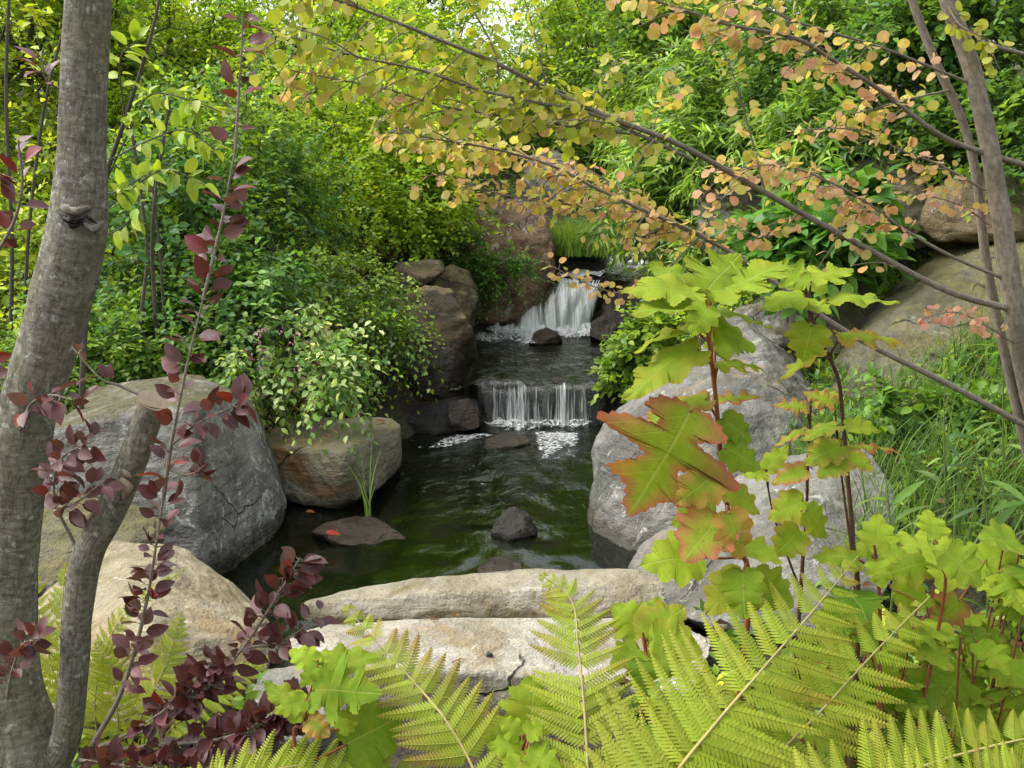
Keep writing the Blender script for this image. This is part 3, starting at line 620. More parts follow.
def oak_leaf(half, seed, serr=.035, curl=.22, fold=.10, wave=.03, rings=5):
    r = np.random.default_rng(seed); P = np.array(half); n = 90
    L = np.concatenate([[0], np.cumsum(np.linalg.norm(np.diff(P, axis=0), axis=1))])
    q = np.linspace(0, L[-1], n); v, f, uv, et = [], [], [], []
    my = np.clip(.80 * np.interp(q, L, P[:, 1]) + .05, 0, 1); my = np.maximum.accumulate(my); my[0] = 0; my = my + np.linspace(0, 1e-3, n); my[-1] = 1
    ph = r.uniform(0, 6, 4)
    def zf(x, y, t, i): return fold * abs(x) ** 1.3 - curl * (y - .1) ** 2 - .9 * curl * x * x + wave * t * t * math.sin(i * .25 + ph[0]) + .022 * math.sin(y * 8 + abs(x) * 6 + ph[1]) + .05 * x * math.sin(y * 4 + ph[2])
    for i in range(n): v.append((0, my[i], zf(0, my[i], 0, 0))); uv.append((0, my[i])); et.append(0)
    for sgn in (1, -1):
        x = np.interp(q, L, P[:, 0]); y = np.interp(q, L, P[:, 1]); k = np.ones(5) / 5
        xs = np.convolve(np.pad(x, 2, 'edge'), k, 'valid'); ys = np.convolve(np.pad(y, 2, 'edge'), k, 'valid'); xs[0] = xs[-1] = 0; ys[0] = 0; ys[-1] = 1
        ser = serr * (((np.arange(n) * .29 + r.uniform()) % 1) - .5) + r.normal(0, .005, n); tp = np.clip(np.minimum(np.arange(n), n - 1 - np.arange(n)) / 4, 0, 1)
        nx = np.gradient(ys); ny = -np.gradient(xs); nl = np.hypot(nx, ny) + 1e-9; sc = 1 + r.normal(0, .05)
        xs = np.maximum(xs + ser * tp * nx / nl, 0) * sc; ys = ys + ser * tp * ny / nl
        base = len(v)
        for i in range(n):
            for kk in range(1, rings):
                t = kk / (rings - 1); xx, yy = xs[i] * t, my[i] + (ys[i] - my[i]) * t
                v.append((sgn * xx, yy, zf(sgn * xx, yy, t, i))); uv.append((sgn * xx, yy)); et.append(t)
        def ix(i, kk): return i if kk == 0 else base + i * (rings - 1) + kk - 1
        for i in range(n - 1):
            for kk in range(rings - 1):
                a, b, c, d = ix(i, kk), ix(i, kk + 1), ix(i + 1, kk + 1), ix(i + 1, kk)
                f.append((a, b, c, d) if sgn > 0 else (a, d, c, b))
    return (np.array(v), f, np.array(uv)), np.array(et)
OAKS = [oak_leaf(OAK_HALF, 1), oak_leaf(OAK_HALF, 2, curl=.1, fold=.2), oak_leaf(OAK_HALF, 3, curl=.4, wave=.04), oak_leaf(OAK_SOFT, 4), oak_leaf(OAK_SOFT, 5, curl=.35, wave=.04), oak_leaf(OAK_SOFT, 6, curl=.1, fold=.2), oak_leaf(OAK_DEEP, 7, curl=.3, fold=.14)]

# ------------------------------------------------------------------ generic shrubs and trees
BR = 1.7
def pal(rng, n, cols, jit=.38):
    cols = np.array(cols); i = rng.integers(0, len(cols), n); j = rng.integers(0, len(cols), n); t = rng.random((n, 1))
    return BR * (cols[i] * t + cols[j] * (1 - t)) * (1 + jit * rng.normal(0, 1, (n, 1)).clip(-1.6, 1.8) * .6)
def sprigs(mb, twb, P, D, nleaf, spacing, size, cols, tmpl, rng, droop=.25, spread=.85, width=1.0, twig=.0025, twcol=(.05, .04, .025), up=1.0, pair=False):
    n = len(P); D = nrm(D)
    side = nrm(np.cross(D, UP + rng.normal(0, .35, (n, 3)))); 
    k = np.arange(nleaf)
    ln = spacing * nleaf
    tpos = (k + .5) / nleaf
    bendv = A(0, 0, -1) * droop
    pos = P[:, None] + D[:, None] * (tpos * ln)[None, :, None] + bendv * ((tpos * ln) ** 2)[None, :, None] / max(ln, .05)
    sg = np.where(k % 2 == 0, 1, -1)[None, :, None]
    dirv = D[:, None] * (.55 + .5 * tpos[None, :, None]) + side[:, None] * sg * spread + rng.normal(0, .28, (n, nleaf, 3)) + A(0, 0, -droop * .8)
    nn = UP * up + rng.normal(0, .42, (n, nleaf, 3)) + D[:, None] * .15
    sc = (cols(rng, n)[:, None] * (1 + .18 * rng.normal(0, 1, (n, nleaf, 1)).clip(-2, 2))).reshape(-1, 3)
    sz = size * rng.uniform(.65, 1.2, (n, nleaf)) * (1 - .25 * tpos[None] ** 2)
    mb.leaves(tmpl, pos.reshape(-1, 3), dirv.reshape(-1, 3), nn.reshape(-1, 3), sz.ravel(), np.clip(sc, .003, .9), width)
    if twb is not None and twig > 0:
        mid = P + D * ln * .5 + bendv * (ln * .5) ** 2 / max(ln, .05); end = P + D * ln * .95 + bendv * (ln * .95) ** 2 / max(ln, .05)
        for a, b, r in ((P, mid, twig), (mid, end, twig * .6)): twb.prisms(a, b, r, twcol)

def plant(name, label, cat, base, crowns, cols, tmpl=T_OV, size=.06, nleaf=8, spacing=.03, clumps=12, per=30, sig=.2, limb=.012, seed=0, droop=.25, mat='leaf', bark='twig', group=None, width=1.0, twig=.002, shell=.4, trunk=None, updir=.35, up=1.0, stem_name='stem', out=1.0, spray=.9):
    "crowns: (px,py,depth, rx px, ry px, rz m, weight)"
    rng = np.random.default_rng(seed + 100)
    base = np.array(base, float)
    t = thing(name, tuple(base), label, cat, group)
    lf, st = MB(), MB()
    cf = lambda r, n: pal(r, n, cols)
    if trunk is not None:
        tp = np.array([base] + [np.array(p) for p in trunk[0]]); st.tube(tp, trunk[1], 8, n=4 * len(tp), wob=.08, seed=seed)
    for cr in crowns:
        px, py, d, rx, ry, rz = cr[:6]; wgt = cr[6] if len(cr) > 6 else 1
        c = W(px, py, d); rad = A(rx * d / FPX, rz, ry * d / FPX)
        K = max(2, int(clumps * wgt))
        u = nrm(rng.normal(0, 1, (K, 3))); rr = (shell + (1 - shell) * rng.random((K, 1)))* rng.random((K, 1)) ** .25
        cc = c + u * rad * rr
        for q in range(K):
            if limb > 0 and q % 2 == 0:
                b0 = base if trunk is None else tp[1:][np.argmin(np.abs(tp[1:, 2] - cc[q][2] + .35 * rad[2]))]
                mid = (b0 + cc[q]) / 2 + rng.normal(0, .08, 3) * rad.mean() + A(0, 0, -.12 * rad[2])
                b1 = b0 + rng.normal(0, .04, 3) * A(1, 1, 0)
                st.tube([b1, mid, cc[q]], [limb * rng.uniform(.7, 1.1), limb * .6, limb * .25], 5, n=9)
        n = int(per * K)
        idx = rng.integers(0, K, n)
        P = cc[idx] + rng.normal(0, 1, (n, 3)) * sig * rad * A(1, 1, .8)
        D = nrm((P - c) / rad) * out + rng.normal(0, .55, (n, 3)) + UP * updir
        sprigs(lf, st if twig else None, P, D, nleaf, spacing, size, cf, tmpl, rng, droop, width=width, twig=twig, up=up)
        for q in range(int(K * spray)):
            a_ = cc[q % K]; o_ = nrm((a_ - c) / rad + rng.normal(0, .3, 3) + A(0, 0, .25)) * rad * rng.uniform(.5, .95)
            e_ = a_ + o_; m_ = (a_ + e_) / 2 + A(0, 0, .22 * np.linalg.norm(o_)); e_ = e_ - A(0, 0, (.2 + droop * .6) * np.linalg.norm(o_))
            Pp = st.tube([a_, m_, e_], [limb * .35 + .0015, .0012], 4, n=10); Tp = nrm(np.gradient(Pp, axis=0)); ii = np.repeat(np.arange(2, 10), 2)
            sprigs(lf, None, Pp[ii], Tp[ii] * .7 + rng.normal(0, .5, (len(ii), 3)), max(4, nleaf // 2), spacing, size, cf, tmpl, rng, droop, width=width, up=up)
    if st.V: child(st, 'trunk' if trunk is not None else stem_name, M[bark], t)
    child(lf, 'foliage', M[mat], t)
    return t
LIME = [(.29, .34, .025), (.21, .29, .02), (.34, .37, .04)]
MIDG = [(.12, .195, .018), (.075, .145, .018), (.17, .24, .02)]
DARK = [(.045, .10, .02), (.06, .125, .024), (.09, .16, .025)]
BLUEG = [(.05, .12, .035), (.07, .15, .04), (.035, .09, .025)]
YELG = [(.22, .31, .02), (.16, .26, .02), (.28, .36, .03), (.11, .20, .02)]
PALE = [(.14, .22, .04), (.10, .19, .03), (.36, .40, .18), (.07, .14, .025), (.06, .13, .025)]
def G(px, y, dz=0):
    x = (px - 512) / FPX * y / CP; return A(x, y, float(ground_h(np.array([x]), np.array([y]))[0]) + dz)
def vert(b, *ps): return [W(*p) for p in ps]

# trees far behind
far = dict(mat='far_leaf', tmpl=T_SM2, group='trees far behind the stream', bark='grey_stem', twig=.004)
plant('tree', 'lime-green tree behind the plum trunk at the far left', 'tree', G(40, 11), [(30, 70, 11, 110, 120, 1.5), (30, 230, 10, 70, 90, 1.0)], LIME + MIDG, size=.10, nleaf=9, spacing=.055, clumps=44, per=24, limb=.03, seed=1, trunk=(vert(0, (38, 220, 11), (30, 60, 11), (40, -60, 11)), [.05, .04, .02]), **far)
plant('tree', 'mid-green tree rising left of the purple shoot', 'tree', G(160, 12), [(165, 50, 12, 110, 100, 1.6), (150, 180, 11, 80, 80, 1.2)], MIDG + LIME[:1], size=.10, nleaf=9, spacing=.055, clumps=44, per=24, limb=.03, seed=2, trunk=(vert(0, (165, 200, 12), (170, 60, 12), (165, -40, 12)), [.06, .045, .02]), **far)
plant('tree', 'bright green tree right of the purple shoot', 'tree', G(300, 12.5), [(300, 60, 12.5, 110, 100, 1.8), (350, 150, 12, 100, 80, 1.5)], YELG, size=.09, nleaf=10, spacing=.05, clumps=50, per=26, limb=.03, seed=3, trunk=(vert(0, (300, 180, 12.5), (305, 60, 12.5), (300, -40, 12.5)), [.06, .045, .02]), **far)
plant('tree', 'thin twiggy tree behind the tilted brown rock', 'tree', G(440, 15), [(430, 110, 15, 75, 90, 1.8), (420, 20, 15, 70, 60, 1.6, .7)], YELG, size=.09, nleaf=8, spacing=.05, clumps=36, per=20, limb=.025, seed=4, trunk=(vert(0, (440, 180, 15), (438, 90, 15), (445, -20, 15)), [.07, .05, .02]), **far)
plant('tree', 'green tree behind the pale back boulder, right of the white sky gap', 'tree', G(590, 16), [(590, 60, 16, 80, 80, 2.0), (560, 130, 16, 70, 50, 1.6)], MIDG + YELG[:2], size=.10, nleaf=9, spacing=.055, clumps=46, per=26, limb=.035, seed=5, trunk=(vert(0, (590, 150, 16), (595, 60, 16), (600, -40, 16)), [.07, .05, .02]), **far)
plant('tree', 'dark green tree at the top right of the centre', 'tree', G(690, 13), [(680, 50, 13, 80, 80, 1.6), (700, 130, 12, 70, 60, 1.2)], MIDG + DARK[:1], size=.10, nleaf=9, spacing=.055, clumps=46, per=26, limb=.03, seed=6, trunk=(vert(0, (690, 120, 13), (685, 40, 13), (690, -40, 13)), [.06, .045, .02]), **far)
plant('tree', 'pale leafy tree glimpsed farthest behind the twiggy tree', 'tree', G(400, 22), [(380, 70, 22, 130, 90, 2.5), (450, 165, 22, 120, 50, 2)], YELG + LIME, size=.13, nleaf=8, spacing=.08, clumps=50, per=24, limb=.05, seed=7, trunk=(vert(0, (400, 160, 22), (400, 60, 22), (400, -40, 22)), [.1, .07, .03]), **far)
plant('tree', 'pale leafy tree farthest behind at the upper left', 'tree', G(110, 21), [(90, 60, 21, 170, 100, 2.5), (150, 190, 21, 160, 70, 2)], LIME + YELG, size=.13, nleaf=8, spacing=.08, clumps=60, per=24, limb=.05, seed=8, trunk=(vert(0, (110, 160, 21), (110, 60, 21), (110, -40, 21)), [.1, .07, .03]), **far)
plant('tree', 'soft green tree farthest behind the upper stream', 'tree', G(640, 22), [(630, 60, 22, 120, 90, 2.5), (600, 160, 22, 120, 50, 2)], MIDG + LIME, size=.13, nleaf=8, spacing=.08, clumps=50, per=24, limb=.05, seed=9, trunk=(vert(0, (640, 160, 22), (640, 60, 22), (640, -40, 22)), [.1, .07, .03]), **far)

# left bank shrubs
plant('shrub', 'dark blue-green shrub filling the bank behind the purple shoot', 'shrub', G(235, 8), [(235, 145, 8, 80, 75, .8), (190, 230, 7.6, 90, 70, .8), (275, 200, 8.2, 70, 60, .8)], BLUEG + MIDG + YELG[:1], T_SM2, .066, 9, .032, 22, 17, .22, .012, 11, bark='grey_stem')
plant('shrub', 'yellow-green bushy shrub behind the tilted brown rock', 'shrub', G(390, 9.5), [(375, 205, 9.5, 90, 60, .9), (330, 130, 9.8, 95, 75, .9), (420, 205, 9.5, 45, 40, .6), (400, 140, 10, 70, 60, .8)], YELG + LIME[:2], T_SM2, .066, 9, .032, 26, 18, .22, .012, 12)
plant('shrub', 'leafy green shrub with bare slender stems behind the large grey boulder', 'shrub', G(150, 6.6), [(150, 190, 6.8, 70, 50, .5), (200, 290, 6.6, 70, 60, .5), (110, 330, 6.2, 70, 50, .5)], BLUEG + MIDG, T_OV, .06, 9, .03, 22, 16, .24, .011, 13, bark='grey_stem')
plant('shrub', 'yellowish low bush beside the plum trunk at the left edge', 'shrub', G(20, 7), [(10, 260, 7.2, 60, 80, .6), (30, 350, 6.6, 60, 50, .5)], LIME + MIDG, T_OV, .07, 8, .035, 20, 14, .25, .01, 14)
plant('shrub', 'low green groundcover bush just behind the flat-topped boulder', 'shrub', G(130, 5.7), [(130, 355, 5.8, 80, 32, .35), (70, 360, 5.6, 60, 30, .3)], MIDG + BLUEG[:1], T_OV, .05, 8, .026, 18, 18, .24, .006, 15)
plant('shrub', 'mid-green rounded bush above the low squared block', 'shrub', G(262, 6.5), [(250, 282, 6.5, 58, 36, .5), (205, 318, 6.2, 46, 40, .4)], [(.07, .15, .03), (.11, .20, .035), (.045, .11, .02)], T_OV, .066, 8, .036, 13, 8, .34, .009, 16, spray=.9)
plant('shrub', 'pale variegated shrub with small pink flowers spilling over the low block', 'shrub', G(285, 5.9, .1), [(285, 335, 5.8, 58, 28, .3), (332, 372, 5.5, 22, 34, .2, .8), (262, 375, 5.6, 34, 26, .25, .6)], PALE, T_OV, .054, 8, .036, 12, 6, .40, .006, 17, droop=.7, updir=.0, spray=.6)
plant('shrub', 'fine-leaved green bush drooping over the round-shouldered boulder', 'shrub', G(355, 7.2), [(360, 285, 7.2, 46, 30, .4), (355, 330, 6.9, 26, 32, .3, .7), (400, 335, 6.85, 26, 18, .12, .5)], MIDG + DARK[:1], T_SM2, .050, 9, .03, 16, 11, .3, .007, 18, droop=.8, updir=0, spray=.6)
plant('shrub', 'sprawling fine shrub growing over the big brown boulder', 'shrub', W(500, 262, 9.55), [(500, 275, 9.45, 44, 18, .15), (462, 262, 9.5, 22, 24, .2, .6)], [(.07, .15, .02), (.05, .11, .02)], T_SM2, .045, 9, .025, 18, 9, .26, .006, 19, droop=.4)
# right bank
LANCE = [(.16, .25, .035), (.11, .19, .03), (.22, .31, .06), (.06, .12, .025)]
plant('shrub', 'long-leaved bright green shrub on the right bank below the katsura branch', 'shrub', G(720, 9), [(720, 150, 9, 80, 60, .7), (670, 190, 9.2, 60, 50, .6), (770, 130, 8.6, 60, 60, .7), (830, 150, 7.0, 45, 45, .3, .6), (700, 90, 9.2, 60, 40, .5, .6)], LANCE, T_LAN, .13, 10, .03, 24, 16, .24, .01, 21, up=.8)
plant('shrub', 'long-leaved plant leaning over the stream right of the upper waterfall', 'shrub', G(675, 8.6), [(705, 268, 8.6, 30, 36, .4), (735, 245, 8.3, 42, 45, .5)], LANCE, T_LAN, .14, 9, .032, 14, 12, .26, .008, 22, up=.8)
plant('shrub', 'dark green shrub across the top right behind the katsura twigs', 'shrub', G(840, 7.8), [(830, 60, 7.8, 90, 55, .7), (880, 120, 7.3, 90, 50, .6), (790, 20, 8.2, 80, 45, .7)], DARK + LANCE[:2], T_OV, .060, 9, .034, 26, 17, .24, .012, 23, bark='grey_stem')
plant('shrub', 'dark broad-leaved bush at the top right corner behind the katsura trunk', 'shrub', G(1000, 6.8), [(990, 50, 6.8, 80, 60, .6), (1000, 150, 6.4, 60, 45, .5), (935, 30, 7, 60, 50, .5)], DARK + MIDG[:1], T_OV, .072, 8, .04, 24, 16, .24, .014, 24, bark='grey_stem')
plant('shrub', 'leafy plant with broad green leaves beside the dark upright rock', 'shrub', G(810, 6.1), [(800, 225, 6.3, 50, 40, .35), (840, 235, 6.0, 35, 35, .3, .7)], [(.07, .16, .03), (.05, .12, .02), (.11, .2, .03)], T_OV4, .15, 6, .05, 9, 6, .28, .008, 25)
plant('shrub', 'small green plant at the stream edge left of the large pale boulder', 'shrub', G(640, 7.2, .1), [(636, 362, 7.2, 24, 24, .2), (655, 335, 7.0, 30, 26, .2)], MIDG, T_OV, .07, 7, .03, 10, 12, .28, .005, 26)
plant('shrub', 'low leafy growth between the olive boulder and the hydrangeas', 'shrub', G(900, 4.6), [(890, 400, 4.6, 30, 16, .2), (960, 420, 4.4, 50, 18, .3)], MIDG[:2] + DARK, T_OV, .07, 6, .035, 5, 4, .3, .005, 27)

# ------------------------------------------------------------------ ground cover and grass (nobody could count it)
rng = np.random.default_rng(77)
def scatter(n, x0, x1, y0, y1, smin, smax=9):
    x = rng.uniform(x0, x1, n); y = rng.uniform(y0, y1, n); s = np.abs(x - xc(y)) - halfw(y); k = ((s > smin) & (s < smax)) | (y < 2.9); x, y = x[k], y[k]
    return np.stack([x, y, ground_h(x, y)], -1)
mb, tw = MB(), MB()
P = np.vstack([scatter(2600, -4.5, -.6, 4.8, 9, .25), scatter(3800, .9, 4.5, 3.6, 9.5, .25), scatter(2500, -5, 5, 9, 16, .3), scatter(500, .35, 1.8, 1.6, 3.4, .1), scatter(200, -1.6, -.7, 1.6, 3.2, .1)])
D = rng.normal(0, .6, P.shape) + UP * .8
sprigs(mb, tw, P + A(0, 0, .02), D, 7, .026, .055, lambda r, n: pal(r, n, MIDG + DARK + LIME[:1]), T_OV, rng, .3, twig=.0015)
o = mb.build('ground_cover', M['leaf'], loc=A(0, 6, 0)); tag(o, 'low green leafy growth carpeting both banks', None, kind='stuff')
mb = MB(); P = np.vstack([scatter(9000, -5, 5, 1.5, 12, .0)]); n = len(P)
mb.leaves(T_SM2, P + A(0, 0, .07) + rng.normal(0, .02, P.shape), rng.normal(0, 1, (n, 3)) * A(1, 1, .2), UP + rng.normal(0, .4, (n, 3)), rng.uniform(.03, .07, n), pal(rng, n, [(.07, .035, .012), (.12, .06, .02), (.05, .03, .012), (.16, .08, .02), (.2, .15, .04)]) / BR)
tag(mb.build('leaf_litter', M['leaf'], loc=A(0, 6, 0)), 'brown fallen leaves littering the soil', None, kind='stuff')
def blades(mb, P, h, wd, cols, rng, lean=.5, seg=5):
    n = len(P); az = rng.uniform(0, 6.283, n); L = np.stack([np.cos(az), np.sin(az), 0 * az], -1); sd_ = np.stack([-np.sin(az + .6), np.cos(az + .6), 0 * az], -1)
    hh = h * rng.uniform(.5, 1.15, n); le = lean * rng.uniform(.2, 1.3, n)
    s = np.linspace(0, 1, seg + 1)
    pts = P[:, None] + UP * (hh[:, None] * (s - .28 * le[:, None] * s ** 2.5))[..., None] + L[:, None] * (hh[:, None] * le[:, None] * s ** 2)[..., None]
    wv = wd * (1 - s ** 1.6) + .0004
    Lf = pts - sd_[:, None] * wv[None, :, None]; Rt = pts + sd_[:, None] * wv[None, :, None]
    V = np.stack([Lf, Rt], 2).reshape(-1, 3)
    k = np.arange(seg) * 2; F = np.stack([k, k + 1, k + 3, k + 2], -1)
    F = (np.arange(n)[:, None, None] * (2 * seg + 2) + F[None]).reshape(-1, 4)
    mb.add(V, F, np.repeat(pal(rng, n, cols), 2 * seg + 2, 0))
GR = [(.08, .145, .025), (.055, .11, .02), (.13, .19, .04), (.035, .075, .015)]
mb = MB(); P = scatter(2600, 1.2, 2.9, 3.4, 5.0, .35); blades(mb, P, .34, .0035, GR, rng, .8)
P = scatter(900, 1.7, 3.4, 5.0, 7.5, .6); blades(mb, P, .3, .004, GR, rng, .8)
P = scatter(700, -2.6, -.9, 5.0, 7.0, .3); blades(mb, P, .25, .004, GR, rng, .8)
tag(mb.build('grass', M['grass'], loc=A(2, 4.3, 0)), 'tangled fine grass on the banks', None, kind='stuff')

def tuft(name, label, cat, base, n, h, wd, spread, cols, lean, seed):
    r = np.random.default_rng(seed); mb = MB()
    P = np.array(base) + r.normal(0, 1, (n, 3)) * A(spread, spread, 0); blades(mb, P, h, wd, cols, r, lean, 6)
    return tag(mb.build(name, M['grass'], loc=A(*base)), label, cat)
tuft('grass_tuft', 'bright green fine grass tuft on the rock above the upper waterfall', 'grass', W(580, 254, 10.6), 1900, .42, .0032, .20, [(.13, .21, .03), (.09, .16, .02), (.05, .10, .015), (.18, .24, .05)], .75, 3)
tuft('water_grass', 'slender green grass sprig standing in the pool before the low block', 'grass', (W(368, 505, 5.08)[0], 5.08, -.02), 9, .42, .004, .008, [(.12, .2, .04), (.2, .26, .08)], .35, 8)

# ------------------------------------------------------------------ twigs that carry leaves
def leafy_path(st, lf, pts, rad, n, size, colf, tmpl, rng, start=0., end=1., out=1.0, upb=.2, droop=.3, nup=.6, ncam=.4, nj=.5, petiole=.012, mat_col=(.1, .07, .05), width=1.0, power=1.0, sides=6):
    P = st.tube(pts, rad, sides, mat_col, n=max(10, 4 * len(pts)))
    if n == 0: return
    T = nrm(np.gradient(P, axis=0))
    q = start + (end - start) * ((np.arange(n) + rng.uniform(-.4, .4, n)) / n).clip(0, 1) ** power
    i = np.clip((q * (len(P) - 1)), 0, len(P) - 1.001); k = i.astype(int); f = (i - k)[:, None]
    pos = P[k] * (1 - f) + P[k + 1] * f; tg = T[k]
    a = rng.uniform(0, 6.283, n); e1 = nrm(np.cross(tg, A(.2, .3, .93))); e2 = np.cross(tg, e1)
    rd = e1 * np.cos(a)[:, None] + e2 * np.sin(a)[:, None]
    X = nrm(rd * out + tg * .45 + UP * upb - UP * droop * rng.uniform(0, 1.6, (n, 1)) + rng.normal(0, .2, (n, 3)))
    N = UP * nup + A(0, -1, 0) * ncam + rng.normal(0, nj, (n, 3))
    p1 = pos + nrm(rd + .3 * tg) * petiole
    st.prisms(pos, p1, .0011, mat_col)
    lf.leaves(tmpl, p1, X, N, size * rng.uniform(.65, 1.2, n), colf(rng, n, q), width)

# ------------------------------------------------------------------ plum tree at the left
PT = thing('plum_tree', W(10, 855, 2.15), 'purple-leaved plum tree with leaning grey trunk and a sawn-off second stem', 'tree')
d0 = 2.2
mb = MB()
trk = [(20, 880, 2.12, 120), (22, 800, 2.14, 104), (18, 740, 2.16, 90), (8, 670, 2.18, 72), (6, 590, 2.2, 62), (14, 500, 2.2, 60), (28, 410, 2.2, 60), (48, 345, 2.2, 62), (62, 290, 2.2, 61), (74, 240, 2.2, 58), (79, 205, 2.2, 54), (82, 150, 2.2, 46), (84, 80, 2.2, 44), (88, 0, 2.2, 43), (93, -90, 2.2, 42), (98, -200, 2.22, 38)]
mb.tube([W(a, b, c) for a, b, c, _ in trk], [wd / 2 * .96 * c / FPX for _, _, c, wd in trk], 28, n=170, wob=.10, seed=4)
trunk = child(mb, 'trunk', M['plum_bark'], PT)
mb = MB(); fr = 2.2 - .062
mb.tube([W(58, 211, fr + .018), W(66, 219, fr + .004), W(76, 221, fr), W(86, 216, fr), W(97, 224, fr + .012)], [.002, .006, .0075, .005, .002], 7, (.01, .01, .01), wob=.5); mb.tube([W(66, 216, fr + .005), W(72, 226, fr + .003), W(84, 223, fr + .002)], [.002, .006, .003], 6, (.01, .01, .01), wob=.6)
child(mb, 'bark_crack', M['dark'], trunk)
mb = MB()
mb.tube([W(60, 203, fr + .022), W(68, 210, fr + .008), W(78, 211, fr + .006), W(90, 207, fr + .01)], [.005, .012, .012, .005], 9, wob=.3, seed=2)
mb.tube([W(84, 224, fr + .004), W(94, 228, fr + .008), W(103, 222, fr + .026)], [.004, .011, .004], 9, wob=.4, seed=3)
child(mb, 'bark_callus', M['plum_bark'], trunk)
mb = MB()
cutp = [(48, 770, 2.16, 40), (66, 735, 2.14, 32), (73, 680, 2.12, 30), (78, 610, 2.1, 31), (88, 555, 2.09, 32), (110, 512, 2.08, 31), (132, 462, 2.07, 30), (153, 402, 2.06, 28)]
P = mb.tube([W(a, b, c) for a, b, c, _ in cutp], [wd / 2 * c / FPX for *_, c, wd in cutp], 20, n=70, wob=.05, seed=6, caps=False)
cut = child(mb, 'cut_stem', M['plum_bark'], PT)
mb = MB(); tdir = nrm(P[-1] - P[-2]); nd = nrm(tdir + A(.25, -.35, .35)); e1 = nrm(np.cross(nd, UP)); e2 = np.cross(nd, e1); th = np.linspace(0, 2 * math.pi, 25)[:-1]; r_ = 14 * 2.06 / FPX * 1.08
ring = [P[-1] + nd * .004 + r_ * s_ * (np.cos(a) * e1 + 1.12 * np.sin(a) * e2) for s_, in ((1.0,),) for a in th]
low = [p - nd * .02 - (p - P[-1]) * .06 for p in ring]
k = np.arange(24); mb.add(np.array(ring + low), np.stack([k, k + 24, (k + 1) % 24 + 24, (k + 1) % 24], -1)); mb.add(np.array(ring + [P[-1] + nd * .006]), np.stack([k, (k + 1) % 24, np.full(24, 24)], -1), uv=np.array([(k_ / 24, .3) for k_ in range(24)] + [(.5, 0)]))
child(mb, 'cut_face', M['cut_wood'], cut)
mb = MB(); mb.tube([W(121, 478, 2.035), W(127, 488, 2.035), W(124, 498, 2.04)], [.004, .012, .004], 8, wob=.3); mb.tube([W(123, 470, 2.04), W(131, 478, 2.04)], [.003, .009, .003], 8); child(mb, 'bark_wound', M['cut_wood'], cut)
def plumcol(red):
    def f(r, n, q):
        c = pal(r, n, [(.09, .032, .034), (.12, .044, .044), (.15, .08, .078), (.10, .026, .026)]) / BR  # the greyish mauve has the sheen of glossy leaf tops put into its colour
        m = r.random((n, 1)) < (red(q)[:, None] if callable(red) else red)
        return np.clip(np.where(m, pal(r, n, [(.17, .024, .016), (.13, .022, .022), (.2, .05, .025)]) / BR * 1.1, c), .006, 1)  # red leaves: the glow of light from behind is put into their colour
    return f
T_PLUM = simple_leaf(.30, 4, .3, .22, .9)
rng = np.random.default_rng(31)
def shoot(pts, r0, n, size=.062, red=.15, start=0., end=1., droop=.2, power=1., **kw):
    size *= .80; n = int(n * 1.25); red *= .5
    st, lf = MB(), MB()
    leafy_path(st, lf, [W(*p) for p in pts], [r0, r0 * .7, r0 * .4], n, size, plumcol(red), T_PLUM, rng, start, end, droop=droop, power=power, **kw)
    s_ = child(st, 'shoot', M['katsura_bark'], PT)
    if lf.V: child(lf, 'foliage', M['plum'], s_)
S1 = [(92, 745, 2.1), (118, 700, 2.05), (135, 650, 2.0), (147, 600, 1.98), (153, 565, 1.97), (163, 500, 1.96), (172, 440, 1.96), (186, 370, 1.97), (203, 300, 1.98), (222, 220, 2.0), (235, 150, 2.02), (241, 60, 2.05), (243, 12, 2.06)]
shoot(S1[:6], .006, 58, .052, .06, .25, 1.0)
shoot(S1[5:9], .0045, 34, .056, .2, 0, 1)
shoot(S1[8:11], .0038, 26, .06, .28, 0, .85, power=1.2)
shoot(S1[10:], .003, 16, .058, .55, .05, 1.0)
shoot([(95, 748, 2.1), (150, 728, 2.0), (205, 690, 1.95), (245, 645, 1.92), (278, 595, 1.92), (300, 558, 1.93)], .005, 84, .056, .08, .3, 1.0)
shoot([(245, 648, 1.92), (285, 640, 1.9), (322, 612, 1.9)], .003, 22, .05, .05, .2, 1.)
shoot([(92, 752, 2.1), (160, 745, 1.98), (225, 738, 1.9), (275, 715, 1.88), (300, 700, 1.88)], .005, 150, .06, .06, .22, 1.0)
shoot([(95, 752, 2.08), (150, 720, 1.98), (190, 690, 1.95), (215, 660, 1.93)], .004, 56, .058, .05, .3, 1.0)
shoot([(80, 760, 2.1), (120, 765, 2.0), (180, 770, 1.9), (240, 765, 1.85)], .004, 80, .06, .1, .1, 1.0)
shoot([(5, 720, 2.14), (10, 680, 2.08), (22, 645, 2.05), (40, 640, 2.03)], .004, 24, .058, .2, .3, 1.)
shoot([(75, 545, 2.1), (55, 500, 2.07), (60, 460, 2.05), (95, 440, 2.03)], .004, 36, .058, .3, .25, 1.)
shoot([(60, 510, 2.07), (80, 500, 2.04), (105, 480, 2.0)], .003, 16, .056, .25, .1, 1.)
shoot([(20, 430, 2.14), (30, 405, 2.1), (50, 395, 2.06), (72, 400, 2.04)], .003, 14, .056, .4, .2, 1.)
shoot([(148, 398, 2.07), (118, 385, 2.08), (100, 378, 2.08), (72, 347, 2.1)], .004, 5, .05, .4, .4, 1.)
shoot([(172, 445, 1.96), (195, 425, 1.95), (225, 410, 1.94), (246, 404, 1.94)], .003, 20, .058, .2, .3, 1.)
shoot([(170, 470, 1.96), (190, 475, 1.95), (205, 465, 1.94)], .0025, 9, .052, .15, .2, 1.)
